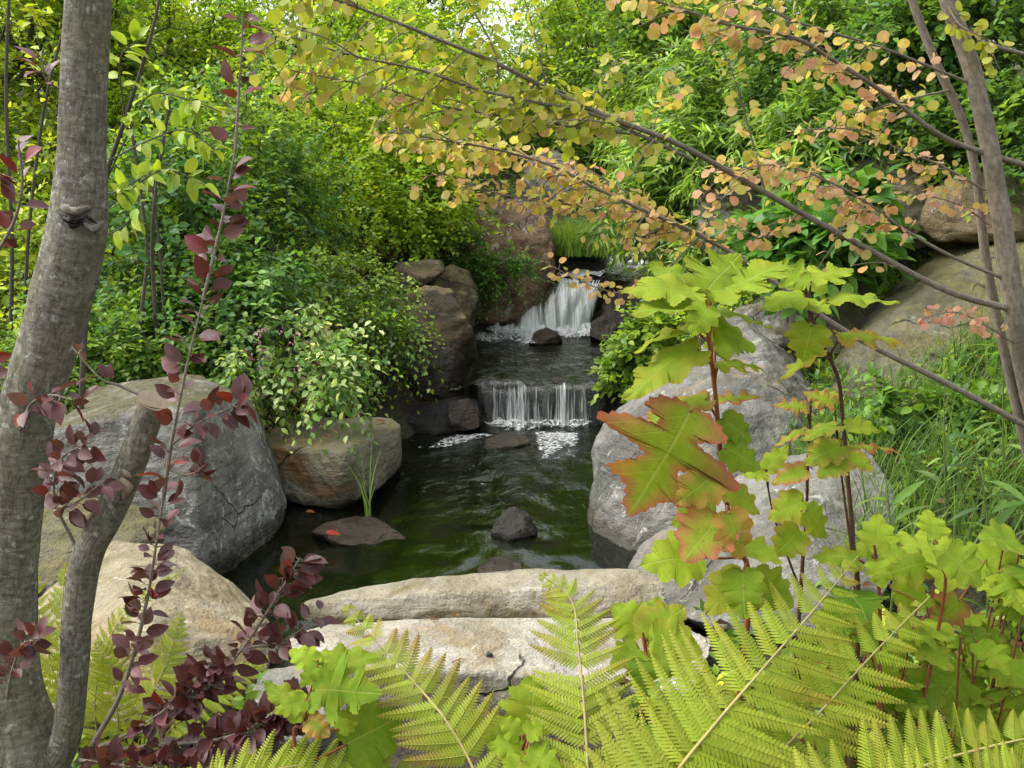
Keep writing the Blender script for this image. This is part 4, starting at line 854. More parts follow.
shoot([(-40, 300, 2.3), (5, 240, 2.28), (22, 190, 2.26), (18, 140, 2.26)], .005, 16, .064, .7, .25, 1.)
shoot([(60, 90, 2.22), (45, 78, 2.2), (42, 50, 2.2)], .003, 6, .062, .7, .3, 1.)
shoot([(-30, 330, 2.25), (0, 380, 2.2), (10, 420, 2.18)], .003, 8, .06, .5, .2, 1.)

# ------------------------------------------------------------------ katsura tree on the right with branches across the view
KT = thing('katsura_tree', W(1075, 640, 3.2), 'slender katsura tree with round yellow and peach leaves reaching over the stream from the right', 'tree')
mb = MB(); mb.tube(vert(0, (1075, 650, 3.2), (1050, 480, 3.1), (1030, 390, 3.05), (1017, 325, 3.0), (1003, 230, 3.0), (990, 150, 3.0), (972, 70, 3.0), (950, 5, 3.0), (935, -60, 3.0), (925, -160, 3.0)), [.040, .035, .032, .029, .026, .025, .024, .019], 14, n=70, wob=.05, seed=1)
child(mb, 'trunk', M['katsura_bark'], KT)
mb = MB(); mb.tube(vert(0, (1072, 650, 3.22), (1045, 520, 3.14), (1022, 430, 3.1), (1002, 340, 3.08), (986, 260, 3.07), (976, 175, 3.06), (962, 120, 3.06), (935, 60, 3.06), (912, 0, 3.06), (895, -60, 3.06)), [.019, .016, .0145, .0135, .0125, .012, .010], 10, n=60, wob=.05, seed=2)
child(mb, 'trunk', M['katsura_bark'], KT)
rng = np.random.default_rng(41)
KYG, KY, KP, KR = np.array((.34, .40, .045)), np.array((.50, .48, .13)), np.array((.60, .39, .22)), np.array((.61, .32, .25))
def kcol(h0, h1):
    def f(r, n, q):
        h = np.clip((h0 + (h1 - h0) * q) * 1.1 - .11 + r.normal(0, .16, n), 0, 1)[:, None] * 3
        c = np.where(h < 1, KYG * (1 - h) + KY * h, np.where(h < 2, KY * (2 - h) + KP * (h - 1), KP * (3 - h) + KR * (h - 2)))
        return np.clip(c * r.uniform(.8, 1.15, (n, 1)), .01, .9)
    return f
def kbranch(pts, r0, r1, n, h, size=.046, start=0., end=1., subs=()):
    size *= .62; n = int(n * 1.9)
    st, lf = MB(), MB()
    leafy_path(st, lf, [W(*p) for p in pts], [r0, (r0 + r1) / 2, r1], n, size, kcol(*h), T_RND, rng, start, end, out=1.0, upb=0, droop=.5, nup=.75, ncam=.45, nj=.42, petiole=.018, mat_col=(.1, .06, .04))
    for sp, sn, sh in subs:
        leafy_path(st, lf, [W(*p) for p in sp], [max(r1 * .8, .0018), .001], sn, size, kcol(*sh), T_RND, rng, .1, 1., out=1.0, upb=0, droop=.5, nup=.75, ncam=.45, nj=.42, petiole=.016, mat_col=(.09, .05, .035))
    b = child(st, 'branch', M['katsura_bark'], KT)
    if lf.V: child(lf, 'foliage', M['katsura'], b)
def tws(path, n, ln, leaves, h, down=.5, dirx=-1, t0=.2, t1=1.0, seed=0):
    "small side twigs hanging off a branch, drawn out of its own line"
    r = np.random.default_rng(seed); P = np.array(path, float); L = np.linspace(0, 1, len(P)); out = []
    for k in range(n):
        t = t0 + (t1 - t0) * (k + r.uniform(0, .8)) / n; p = np.array([np.interp(t, L, P[:, i]) for i in range(3)])
        a = r.uniform(-.5, 1.1); l_ = ln * r.uniform(.6, 1.3)
        q = p + np.array([dirx * l_ * math.cos(a), l_ * math.sin(a) * down, r.normal(0, .10)])
        m_ = (p + q) / 2 + np.array([0, -4, 0])
        out.append(([p, m_, q], leaves, h))
    return out
bA = [(1024, 312, 3.0), (950, 292, 2.95), (860, 245, 2.85), (764, 192, 2.75), (680, 145, 2.65), (610, 118, 2.55), (560, 95, 2.5), (500, 65, 2.42), (440, 40, 2.35), (370, 12, 2.25), (300, -12, 2.2)]
kbranch(bA, .0105, .0026, 50, (.55, .0), .044, .45, 1., tws(bA, 18, 70, 11, (.3, .05), 1.0, t0=.42, seed=1) + tws(bA, 4, 50, 4, (.7, .8), 1.0, t0=.1, t1=.4, seed=9))
bA2 = [(690, 158, 2.66), (640, 135, 2.6), (590, 113, 2.52), (545, 104, 2.46), (480, 90, 2.4), (420, 70, 2.33), (350, 55, 2.25), (270, 30, 2.2)]
kbranch(bA2, .005, .0018, 62, (.35, .1), .044, .05, 1., tws(bA2, 15, 60, 10, (.3, .1), 1.0, seed=2))
bA3 = [(640, 135, 2.6), (580, 128, 2.55), (520, 118, 2.5), (450, 108, 2.42), (390, 90, 2.36), (330, 78, 2.3), (290, 70, 2.28)]
kbranch(bA3, .0035, .0015, 52, (.45, .3), .042, .1, 1., tws(bA3, 9, 50, 7, (.5, .3), 1.0, seed=3))
bB = [(1030, 428, 3.02), (950, 385, 2.98), (870, 345, 2.95), (820, 315, 2.92), (760, 272, 2.9), (700, 235, 2.88), (650, 213, 2.85), (600, 190, 2.82), (550, 165, 2.8), (490, 148, 2.76), (430, 138, 2.72), (395, 128, 2.7)]
kbranch(bB, .010, .0016, 75, (.7, .3), .040, .42, 1., tws(bB, 22, 48, 10, (.6, .35), .9, t0=.42, seed=4))
bB2 = [(745, 258, 2.9), (680, 228, 2.92), (620, 208, 2.9), (560, 204, 2.88), (500, 194, 2.86), (440, 172, 2.84)]
kbranch(bB2, .004, .0014, 60, (.75, .45), .040, .05, 1., tws(bB2, 12, 44, 7, (.7, .45), .9, seed=5))
bB3 = [(670, 222, 2.9), (615, 185, 2.92), (560, 160, 2.92), (500, 158, 2.9), (450, 150, 2.9)]
kbranch(bB3, .003, .0012, 40, (.8, .5), .038, .1, 1., tws(bB3, 8, 40, 7, (.8, .5), .9, seed=6))
bN = [(700, 236, 2.88), (660, 275, 2.84), (625, 293, 2.82), (585, 283, 2.8), (545, 262, 2.78)]
kbranch(bN, .0025, .001, 24, (.7, .55), .034, .35, 1.)
bC = [(1035, 168, 3.0), (985, 153, 3.0), (940, 135, 2.95), (880, 90, 2.88), (830, 58, 2.8), (795, 38, 2.75), (730, 25, 2.68), (690, 12, 2.62), (630, -8, 2.55)]
kbranch(bC, .0095, .0026, 46, (.75, .5), .046, .3, 1., tws(bC, 13, 44, 9, (.75, .5), .9, t0=.3, seed=7))
bC2 = [(975, 85, 3.0), (945, 73, 2.98), (880, 47, 2.9), (803, 24, 2.8), (750, 2, 2.75), (700, -15, 2.7)]
kbranch(bC2, .005, .002, 30, (.7, .4), .046, .2, 1., tws(bC2, 6, 40, 6, (.6, .4), .9, t0=.4, seed=8))
bE = [(1008, 280, 3.0), (955, 258, 2.97), (905, 230, 2.93), (870, 205, 2.9), (830, 182, 2.86), (780, 165, 2.82), (720, 170, 2.8)]
kbranch(bE, .006, .0016, 46, (.85, .5), .042, .3, 1., tws(bE, 16, 44, 10, (.8, .5), .9, t0=.35, seed=10))
bI = [(985, 190, 3.0), (940, 165, 2.98), (900, 150, 2.95), (860, 130, 2.92), (800, 130, 2.9)]
kbranch(bI, .004, .0015, 26, (.55, .6), .044, .1, 1., tws(bI, 5, 40, 6, (.5, .6), .9, seed=11))
kbranch([(990, 225, 3.0), (960, 205, 2.98), (925, 195, 2.95), (880, 185, 2.95)], .003, .001, 26, (.7, .6), .036, .1, 1.)
kbranch([(1016, 345, 3.0), (985, 325, 2.95), (955, 312, 2.92), (922, 318, 2.9)], .003, .001, 26, (.95, .95), .036, .2, 1.)
kbranch([(945, 0, 3.0), (960, 25, 2.95), (985, 40, 2.92), (1000, 70, 2.9)], .003, .001, 16, (.25, .25), .05, .1, 1.)
kbranch([(975, 40, 3.0), (1000, 48, 3.02), (1040, 58, 3.05)], .008, .006, 5, (.4, .4), .044)
kbranch([(950, 90, 3.05), (905, 100, 3.0), (870, 110, 2.95), (845, 115, 2.93)], .003, .001, 16, (.3, .6), .044, .1, 1.)
kbranch([(765, 192, 2.75), (752, 140, 2.73), (735, 80, 2.7), (722, 50, 2.7)], .0035, .0012, 18, (.5, .3), .044, .15, 1.)
kbranch([(547, 92, 2.48), (541, 60, 2.48), (532, 25, 2.48), (522, -10, 2.48)], .003, .0012, 16, (.15, .15), .046, .1, 1.)
kbranch([(500, 78, 2.42), (492, 45, 2.42), (470, 5, 2.42), (460, -15, 2.4)], .003, .0014, 14, (.15, .15), .046, .2, 1.)
kbranch([(590, 110, 2.52), (602, 80, 2.52), (618, 62, 2.55)], .002, .001, 10, (.3, .3), .044, .2, 1.)
kbranch([(650, 137, 2.62), (662, 105, 2.64), (680, 82, 2.66)], .002, .001, 10, (.35, .5), .044, .2, 1.)
kbranch([(800, 212, 2.8), (775, 235, 2.8), (740, 230, 2.78), (700, 205, 2.76)], .0025, .001, 26, (.75, .6), .04, .1, 1.)

# ------------------------------------------------------------------ young leafy tree, lime leaves beside the plum trunk
t = thing('sapling', G(70, 4.6), 'young tree with large lime leaves just right of the upper plum trunk', 'tree')
st, lf = MB(), MB(); st.tube([G(70, 4.6), W(85, 330, 4.5), W(100, 200, 4.4), W(125, 120, 4.3), (W(150, 40, 4.2)), W(165, -30, 4.2)], [.014, .012, .008, .005], 8)
rng = np.random.default_rng(9)
lc = lambda r, n, q: pal(r, n, [(.24, .32, .025), (.17, .26, .02), (.3, .36, .05)]) / 1.2
for pts, n in (([(102, 190, 4.4), (130, 130, 4.3), (150, 95, 4.2), (190, 100, 4.1), (228, 115, 4.05)], 34), ([(110, 160, 4.35), (150, 140, 4.2), (185, 130, 4.1), (215, 150, 4.05)], 26), ([(100, 215, 4.4), (130, 190, 4.3), (165, 170, 4.2), (205, 185, 4.1)], 26), ([(125, 120, 4.3), (120, 60, 4.2), (140, 40, 4.1)], 14), ([(102, 195, 4.4), (120, 190, 4.2), (145, 175, 4.1)], 10), ([(95, 240, 4.4), (125, 225, 4.3), (140, 200, 4.2)], 10)):
    leafy_path(st, lf, [W(*p) for p in pts], [.004, .002], n, .078, lc, T_OV4, rng, .25, 1., droop=.6, upb=.1, nup=.7, ncam=.3, nj=.35)
child(st, 'trunk', M['grey_stem'], t); child(lf, 'foliage', M['leaf'], t)
t = thing('sapling', G(5, 6.5), 'thin dark-stemmed sapling at the far left edge', 'tree')
st, lf = MB(), MB()
for pts, r_ in (([(8, 380, 6.4), (12, 250, 6.4), (6, 100, 6.4), (10, -30, 6.4)], .016), ([(20, 370, 6.4), (28, 240, 6.3), (38, 150, 6.3), (50, 80, 6.2), (75, -10, 6.2)], .013)):
    leafy_path(st, lf, [G(5, 6.5)] + [W(*p) for p in pts], [r_, r_ * .6], 40, .07, lambda r, n, q: pal(r, n, LIME), T_OV, rng, .3, 1., petiole=.1, droop=.5)
child(st, 'trunk', M['grey_stem'], t); child(lf, 'foliage', M['leaf'], t)
t = thing('sapling', G(150, 6.0), 'slender bare grey stems rising behind the large grey boulder', 'tree')
st, lf = MB(), MB()
for pts, r_ in (([(142, 380, 5.9), (141, 320, 5.9), (147, 260, 5.9), (143, 210, 5.9), (130, 120, 5.9)], .014), ([(157, 390, 5.95), (156, 330, 5.95), (152, 250, 5.95), (156, 190, 5.95), (170, 100, 5.9)], .016), ([(166, 380, 6.0), (163, 300, 6.0), (158, 230, 6.0), (150, 170, 6.0)], .011)):
    leafy_path(st, lf, [G(152, 6.0)] + [W(*p) for p in pts], [r_, r_ * .6], 40, .07, lambda r, n, q: pal(r, n, BLUEG), T_OV, rng, .55, 1., petiole=.12, droop=.4)
child(st, 'trunk', M['grey_stem'], t); child(lf, 'foliage', M['leaf'], t)

# ------------------------------------------------------------------ oakleaf hydrangeas
HG, HL, HR, HO = np.array((.10, .21, .016)), np.array((.28, .39, .03)), np.array((.44, .14, .085)), np.array((.44, .27, .07))
TOCAM = nrm(A(0, -1, .25))
def hydrangea(label, base, stems, leaves, seed, filler=(), bark='hyd_stem'):
    rng = np.random.default_rng(seed); t = thing('hydrangea', tuple(base), label, 'hydrangea', 'oakleaf hydrangeas along the front'); st, lf = MB(), MB(); SPn = []
    for sp, r0 in stems:
        P = st.tube([W(*p) if len(p) == 3 and p[0] > 5 else np.array(p) for p in sp], [r0, r0 * .75, r0 * .55], 8, n=30, wob=.12, seed=seed); SPn.append(P)
    SPn = np.vstack(SPn)
    def one(B, T, red, wd, ti, N, lime, far=False):
        tmpl, et = OAKS[ti % len(OAKS)]
        ax = T - B; L = np.linalg.norm(ax)
        c0 = HG * (1 - lime) + HL * lime
        e = np.clip((et - .35 * (1 - red)) / (1.0 - .3 * red), 0, 1) ** (2.2 - 1.6 * red) * min(1, red * 1.7 + .12)
        e = np.clip(e + rng.normal(0, .05, len(e)) * red, 0, 1)[:, None]
        tip = (HR if rng.random() < .6 else HO) if red > .25 else HO
        vc = np.clip(c0 * (1 - e) + tip * e, .005, .9) * rng.uniform(.88, 1.1)
        lf.leaves(tmpl, B[None], ax[None], N[None], L, c0, wd, vcol=vc)
        dd = SPn - B; k = np.argmin(np.linalg.norm(dd + A(0, 0, .04), axis=1)); p = SPn[k]
        if far: return
        if np.linalg.norm(p - B) > .004: st.tube([p, (p + B) / 2 + A(0, 0, -.004), B + ax * .03], [.0026, .0020], 6, n=6)
    for q in leaves:
        bx, by, tx, ty, d = q[:5]; red = q[5]; wd = q[6] if len(q) > 6 else 1.0; ti = q[7] if len(q) > 7 else int(rng.integers(0, 6)); face = q[8] if len(q) > 8 else .5; dd = q[9] if len(q) > 9 else 0; lime = q[10] if len(q) > 10 else rng.uniform(.5, 1)
        B, T = W(bx, by, d), W(tx, ty, d + dd)
        N = UP * (1 - face) + TOCAM * face + rng.normal(0, .12, 3)
        if face < .9: T = B + (T - B) * .88
        one(B, T, red, wd, ti, N, lime)
    for (px, py, d, rx, ry, rz, n, size, red, lime) in filler:
        subs = []
        for k in range(max(2, n // 6)):
            a = rng.uniform(0, 6.283); rr = math.sqrt(rng.random()); tip_ = W(px + rx * rr * math.cos(a), py + ry * rr * math.sin(a), d + rng.uniform(-rz, rz))
            b0 = np.array(base, float) * A(.6, .6, 0) + tip_ * A(.4, .4, 0) + A(0, 0, .1)
            subs.append(st.tube([b0, (b0 + tip_) / 2 + A(rng.normal(0, .02), rng.normal(0, .02), 0), tip_], [.0035, .0022], 6, n=14))
        for k in range(n):
            P_ = subs[k % len(subs)]; c0_ = P_[rng.integers(6, 14)]; p_off = rng.normal(0, 1, 3) * A(1, 1, .5); p_off = p_off / np.linalg.norm(p_off) * rng.uniform(.02, .055)
            B = c0_ + p_off; st.tube([c0_, c0_ + p_off * .5 + A(0, 0, .004), B], [.0016, .0013], 5, n=5)
            az = rng.uniform(0, 6.283); ax = nrm(A(math.cos(az), math.sin(az) * .8 - .3, rng.uniform(-.55, .25)))
            s_ = size * rng.uniform(.6, 1.15)
            one(B, B + ax * s_, np.clip(red + rng.normal(0, .12), 0, .9), rng.uniform(.85, 1.1), int(rng.integers(3, 6)) if rng.random() < .7 else int(rng.integers(0, 3)), UP * .8 + TOCAM * .45 + rng.normal(0, .25, 3), np.clip(lime + rng.normal(0, .25), 0, 1), True)
    child(st, 'stem', M[bark], t); child(lf, 'foliage', M['hydrangea'], t)
hydrangea('tall oakleaf hydrangea with one big red-edged leaf hanging before the large pale boulder', A(.36, 1.72, .12),
  [([(.36, 1.72, .12), (748, 620, 1.72), (733, 540, 1.72), (722, 470, 1.72), (716, 400, 1.71), (709, 340, 1.7), (704, 296, 1.7)], .006), ([(733, 540, 1.72), (745, 560, 1.7), (748, 580, 1.7)], .003)],
  [(704, 294, 748, 240, 1.72, .12, 1.0, 0, .45, .08), (710, 294, 806, 252, 1.72, .08, .9, 1, .25, .05), (698, 292, 614, 278, 1.7, .12, .8, 3, .25, -.03), (700, 298, 650, 245, 1.78, .05, .8, 4, .3, .06),
   (700, 308, 622, 308, 1.68, .10, .8, 5, .2, -.06), (708, 306, 690, 336, 1.62, .1, 1.0, 3, .5, -.04), (712, 312, 782, 312, 1.74, .1, .9, 4, .3, .02), (697, 328, 622, 350, 1.68, .25, .55, 5, .15, -.02), (712, 330, 770, 345, 1.75, .05, .8, 3, .35, .04),
   (700, 348, 608, 388, 1.66, .22, .6, 4, .3, -.06), (716, 365, 776, 356, 1.7, .3, .6, 2, .3, .03), (714, 352, 752, 330, 1.78, .1, .8, 3, .3, .06),
   (708, 398, 618, 420, 1.68, .4, .6, 4, .2, -.03), (716, 402, 768, 388, 1.73, .6, .6, 0, .4, .02),
   (692, 408, 630, 522, 1.62, .55, 1.12, 6, .92, -.02, .8), (722, 418, 758, 444, 1.7, .05, 1.0, 3, .6, -.02, .3), (724, 448, 768, 468, 1.68, .08, 1.0, 4, .5, -.03, .5), (720, 470, 672, 508, 1.62, .75, .95, 3, .7, -.03), (726, 488, 768, 512, 1.68, .35, .9, 4, .5, -.03, .9),
   (716, 512, 668, 522, 1.64, .15, .95, 3, .5, -.04, .9), (718, 518, 678, 566, 1.6, .6, 1.1, 5, .7, -.05), (728, 512, 748, 566, 1.58, .9, 1.1, 3, .75, -.03), (700, 556, 634, 562, 1.64, .05, 1.0, 3, .5, -.02, 1.0), (738, 545, 790, 562, 1.62, .2, .9, 5, .5, -.04, .8),
   (745, 575, 700, 612, 1.6, .3, 1.0, 4, .6, -.05, .8), (750, 580, 800, 610, 1.62, .15, 1.0, 5, .5, -.05, .6), (742, 570, 745, 625, 1.56, .1, 1.0, 3, .6, -.06, .5)], 1)
hydrangea('second oakleaf hydrangea on a thin dark stem with an orange leaf pointing right', A(.72, 1.95, .12),
  [([(.72, 1.95, .12), (858, 640, 1.95), (853, 540, 1.93), (847, 470, 1.92), (842, 410, 1.92), (838, 378, 1.9), (826, 352, 1.88), (813, 328, 1.86), (807, 298, 1.85)], .0055), ([(853, 560, 1.93), (842, 480, 1.9), (836, 430, 1.88)], .003)],
  [(806, 284, 762, 258, 1.84, .05, .95, 1, .35, .04), (810, 282, 860, 258, 1.86, .06, .85, 0, .35, .05), (806, 296, 758, 298, 1.8, .1, .9, 4, .35, -.05), (806, 290, 808, 256, 1.92, .05, .9, 3, .3, .1), (826, 300, 908, 284, 1.84, .15, .62, 4, .25, -.02), (812, 325, 802, 366, 1.78, .22, 1.3, 3, .8, -.02), (838, 336, 926, 330, 1.86, .6, .5, 2, .15, .0), (808, 305, 835, 312, 1.8, .1, .9, 5, .4, -.04), (822, 350, 770, 372, 1.82, .35, .6, 4, .3, -.02),
   (836, 405, 800, 386, 1.9, .5, .8, 0, .4, .02), (838, 425, 796, 432, 1.86, .3, .7, 4, .3, -.03), (845, 425, 886, 430, 1.9, .1, .75, 5, .3, -.02, .7), (842, 445, 800, 462, 1.86, .3, .8, 3, .4, -.04), (848, 448, 912, 440, 1.92, .7, .35, 2, .2, 0), (848, 455, 878, 470, 1.86, .35, .9, 3, .5, -.04), (842, 460, 815, 478, 1.84, .4, .9, 5, .5, -.04)], 2, bark='dark_stem')
hydrangea('oakleaf hydrangea with many small orange and green leaves between the two tall stems', A(.62, 2.05, .12),
  [([(.62, 2.05, .12), (800, 600, 2.05), (806, 520, 2.05), (808, 460, 2.04), (811, 400, 2.03)], .005), ([(800, 590, 2.05), (775, 520, 2.04), (765, 470, 2.03)], .003)],
  [(808, 408, 770, 400, 2.0, .5, .8, 0, .4), (811, 402, 842, 388, 2.03, .35, .8, 3, .4), (806, 430, 768, 440, 2.0, .45, .7, 4, .35), (808, 450, 846, 456, 2.0, .3, .7, 3, .4), (806, 470, 766, 484, 1.98, .5, .7, 5, .4), (804, 500, 762, 520, 1.95, .35, 1.0, 3, .6), (806, 510, 836, 540, 1.92, .12, 1.0, 4, .6), (800, 530, 770, 560, 1.9, .3, 1.0, 5, .6), (768, 476, 738, 470, 2.0, .2, .8, 3, .4), (766, 470, 788, 440, 2.03, .2, .8, 4, .4)], 3, bark='dark_stem')
hydrangea('low oakleaf hydrangea with large lime leaves at the right edge of the low grey boulder', A(.80, 1.95, .12),
  [([(.80, 1.95, .12), (880, 640, 1.95), (876, 560, 1.95), (874, 545, 1.95)], .005), ([(.80, 1.95, .12), (940, 620, 2.0), (942, 560, 2.0)], .005)],
  [(876, 552, 880, 506, 1.98, .03, 1.0, 3, .6, .05, 1.0), (872, 556, 846, 536, 1.95, .03, .9, 4, .5, 0, 1.), (880, 556, 910, 548, 1.92, .03, .9, 5, .5, 0, 1.), (876, 560, 886, 592, 1.86, .03, 1.0, 3, .6, -.04, 1.), (900, 545, 985, 548, 1.98, .08, .85, 0, .4, -.02, 1.), (935, 540, 930, 502, 2.06, .05, 1.1, 3, .4, .06, .9), (944, 550, 990, 590, 1.92, .05, 1.0, 5, .5, -.05, .8), (860, 560, 812, 548, 1.9, .2, .8, 4, .4, -.02, .7)], 4,
  filler=[(915, 580, 2.0, 80, 40, .12, 26, .10, .10, .75)])
hydrangea('shady mass of green hydrangea leaves at the right edge above the last fern', A(1.0, 2.15, .12),
  [([(1.0, 2.15, .12), (965, 650, 2.2), (960, 600, 2.2)], .005), ([(1.0, 2.15, .12), (1000, 620, 2.2), (1010, 560, 2.25)], .005), ([(1.0, 2.15, .12), (900, 660, 2.1), (900, 620, 2.1)], .004)],
  [(960, 600, 925, 630, 2.1, .6, 1.0, 3, .6), (985, 560, 1030, 540, 2.2, .05, 1.0, 3, .5, 0, 1.)], 5, filler=[(985, 575, 2.25, 65, 50, .2, 34, .12, .08, .7), (920, 660, 2.15, 85, 50, .15, 34, .11, .08, .25), (1000, 660, 2.1, 45, 50, .12, 24, .11, .06, .45), (830, 640, 2.0, 70, 60, .12, 26, .11, .08, .3), (700, 690, 1.75, 80, 50, .1, 26, .10, .06, .35)])
hydrangea('oakleaf hydrangea seedling with lime leaves at the bottom between the two middle ferns', A(.02, 1.55, .14),
  [([(.02, 1.55, .14), (521, 790, 1.55), (522, 745, 1.55), (524, 735, 1.55)], .004)],
  [(530, 730, 536, 666, 1.6, .03, 1.25, 3, .75, .06, .9), (520, 736, 500, 714, 1.54, 0, 1., 4, .6, 0, 1.), (526, 735, 546, 722, 1.54, 0, 1., 5, .6, 0, 1.), (522, 748, 486, 742, 1.53, .05, .9, 4, .5, -.02, .9), (522, 760, 500, 790, 1.5, .05, 1., 3, .6, -.03, .8), (526, 755, 566, 768, 1.52, .05, 1., 5, .6, -.03, .7), (518, 745, 470, 715, 1.6, .15, .9, 3, .5, .04, .9)], 6)
hydrangea('oakleaf hydrangea beside the purple plum leaves at the bottom left', A(-.32, 1.62, .14),
  [([(-.32, 1.62, .14), (296, 760, 1.62), (303, 725, 1.62), (311, 690, 1.62), (318, 660, 1.62)], .0035)],
  [(316, 664, 285, 645, 1.62, .03, .9, 3, .45, .02, .9), (318, 662, 338, 640, 1.66, .03, .9, 4, .4, .05, .9), (318, 665, 296, 690, 1.58, .05, .8, 4, .5, -.02, .5), (320, 672, 388, 650, 1.64, .12, .65, 5, .35, .02, .6), (312, 690, 388, 690, 1.6, .03, 1.05, 0, .6, -.03, .35), (306, 700, 268, 712, 1.58, .05, .8, 3, .5, -.02, .5), (305, 715, 262, 672, 1.62, .1, .7, 4, .4, .03, .6), (308, 720, 332, 738, 1.56, .95, 1.0, 3, .7, -.02, .2), (345, 745, 410, 712, 1.62, .02, 1.25, 3, .7, .03, .35), (338, 730, 360, 708, 1.62, 0, 1., 4, .6, .03, .9)], 7)
hydrangea('oakleaf hydrangea with yellow-green leaves tucked between the tall stem and the middle fern', A(.22, 1.85, .14),
  [([(.22, 1.85, .14), (645, 700, 1.85), (645, 650, 1.86), (643, 632, 1.86)], .004)],
  [(642, 632, 608, 600, 1.9, .08, 1.2, 3, .6, .04, .8), (645, 630, 660, 590, 1.92, .1, 1.1, 4, .6, .04, .8), (646, 640, 690, 600, 1.86, .35, 1.1, 3, .6, .02, .8), (640, 650, 606, 668, 1.8, .1, 1.0, 5, .5, -.04, .6), (648, 655, 690, 672, 1.8, .1, 1.1, 3, .5, -.04, .5), (644, 660, 640, 700, 1.76, .03, 1.0, 4, .6, -.05, .2), (652, 640, 712, 652, 1.82, .2, 1., 5, .5, 0, .8)], 8)

# ------------------------------------------------------------------ ferns
T_TOOTH = tm([(-.16, 0, 0), (.16, 0, 0), (.20, .5, .05), (.08, .95, .0), (-.08, 1.0, 0), (-.20, .5, .05)], [(0, 1, 2, 5), (5, 2, 3, 4)])
FC = np.array((.29, .38, .03)); FT = np.array((.42, .31, .06)); FB = np.array((.30, .11, .03))
def frond(par, pts, plen, npair, rng, up=.55, cam=.6, nteeth=15, brown=.15, droop=.12, col=FC, tipw=0., rr=.0028, roll=0):
    P = smooth_path([W(*p) for p in pts], npair * 2 + 6); T = nrm(np.gradient(P, axis=0))
    st = MB(); st.tube(P, [rr, rr * .8, rr * .3], 6, n=len(P)); lf = MB()
    n0 = UP * up + TOCAM * cam; gap = np.linalg.norm(np.diff(P, axis=0), axis=1).sum() / (npair + 1)
    pos_, X_, N_, sz_, w_, c_ = [], [], [], [], [], []
    for k in range(npair):
        s = (k + 1.0) / (npair + .6); i = int(s * (len(P) - 1)); p, tg = P[i], T[i]
        N = nrm(n0 - tg * np.dot(n0, tg)); side = np.cross(tg, N)
        prof = (min(1, .74 + s * 1.6) if s < .2 else 1.0) * (1 - max(0, (s - .34) / .66) ** 1.65) + .03; tw_ = rng.normal(0, .30); N = nrm(nrm(n0 - tg * np.dot(n0, tg)) + tg * tw_); N = nrm(N - tg * np.dot(N, tg) * .3); side = nrm(np.cross(tg, N))
        if roll: N = nrm(N + side * roll); side = np.cross(tg, N)
        for sg in (-1, 1):
            L = plen * prof * rng.uniform(.88, 1.06) * (rng.uniform(.35, .7) if rng.random() < .03 else 1); m = max(5, int(1.5 * nteeth * (.3 + .7 * prof)))
            dirn = nrm(side * sg * 1.0 + tg * (.28 + .35 * s + rng.normal(0, .05)) + N * rng.normal(.02, .06))
            u = (np.arange(m) + .5) / m
            cen = p + dirn[None] * (u * L)[:, None] - N[None] * (droop * L * u ** 2)[:, None] + tg[None] * (.10 * L * u ** 2)[:, None]
            st.prisms(p[None], cen[len(u) // 2][None], .0007, (.35, .3, .1)); 
            tl = (.74 if nteeth >= 12 else .55) * gap * (1.03 - u ** 1.5) ** .85 * (.62 + .38 * prof)
            dd = np.gradient(cen, axis=0); dd = nrm(dd)
            wt = np.clip(u ** 2 * (.4 + tipw) + rng.normal(.05, .08), 0, 1)[:, None]
            cc = (col * (1 - wt) + FT * wt) * rng.uniform(.8, 1.12)
            if rng.random() < brown * (.3 + s): 
                wb = np.clip(rng.uniform(.1, .7) * u, 0, 1)[:, None]; cc = cc * (1 - wb) + FB * wb
            lf.prisms(cen[:-1], cen[1:], .0011, cc[0] * 1.15)
            for ts in (-1, 1):
                tdir = np.cross(N[None], dd) * ts + dd * .55 - N[None] * (.32 + rng.normal(0, .08))
                pos_.append(cen); X_.append(tdir); N_.append(np.repeat(N[None], m, 0) + rng.normal(0, .08, (m, 3))); sz_.append(tl); w_.append(np.clip(L / m * .92 / np.maximum(tl, 1e-5) / .44, .2, 2.4)); c_.append(cc)
    lf.leaves(T_TOOTH, np.concatenate(pos_), np.concatenate(X_), np.concatenate(N_), np.concatenate(sz_), np.concatenate(c_), np.concatenate(w_))
    b = child(lf, 'frond', M['fern'], par); child(st, 'rachis', M['rachis'], b)
def fern(label, base, fronds, seed, group=None, **kw):
    rng = np.random.default_rng(seed); t = thing('fern', tuple(base), label, 'fern', 'ferns')
    for f in fronds:
        k2 = dict(kw); k2.update(f[3] if len(f) > 3 else {}); frond(t, f[0], f[1], f[2], rng, **k2)
bF = W(640, 850, 1.22)
fern('large fern with two long arching fronds at the bottom right of centre', bF, [
  ([(640, 850, 1.22), (672, 780, 1.27), (712, 728, 1.33), (760, 672, 1.42), (812, 612, 1.52), (858, 556, 1.62)], .165, 22, dict(nteeth=18)),
  ([(655, 855, 1.25), (725, 808, 1.30), (772, 760, 1.36), (820, 712, 1.42), (875, 652, 1.5), (930, 596, 1.6)], .145, 22, dict(nteeth=16, tipw=.15))], 1)
fern('fern with one upright frond whose curled tip lies over the whitish slab', W(592, 840, 1.42), [
  ([(592, 840, 1.42), (588, 770, 1.5), (584, 705, 1.58), (578, 645, 1.68), (571, 600, 1.75), (536, 571, 1.8)], .112, 20, dict(nteeth=13, brown=.5)),
  ([(596, 840, 1.42), (640, 780, 1.42), (680, 740, 1.45), (715, 705, 1.5)], .09, 16, dict(nteeth=12, brown=.1))], 2)
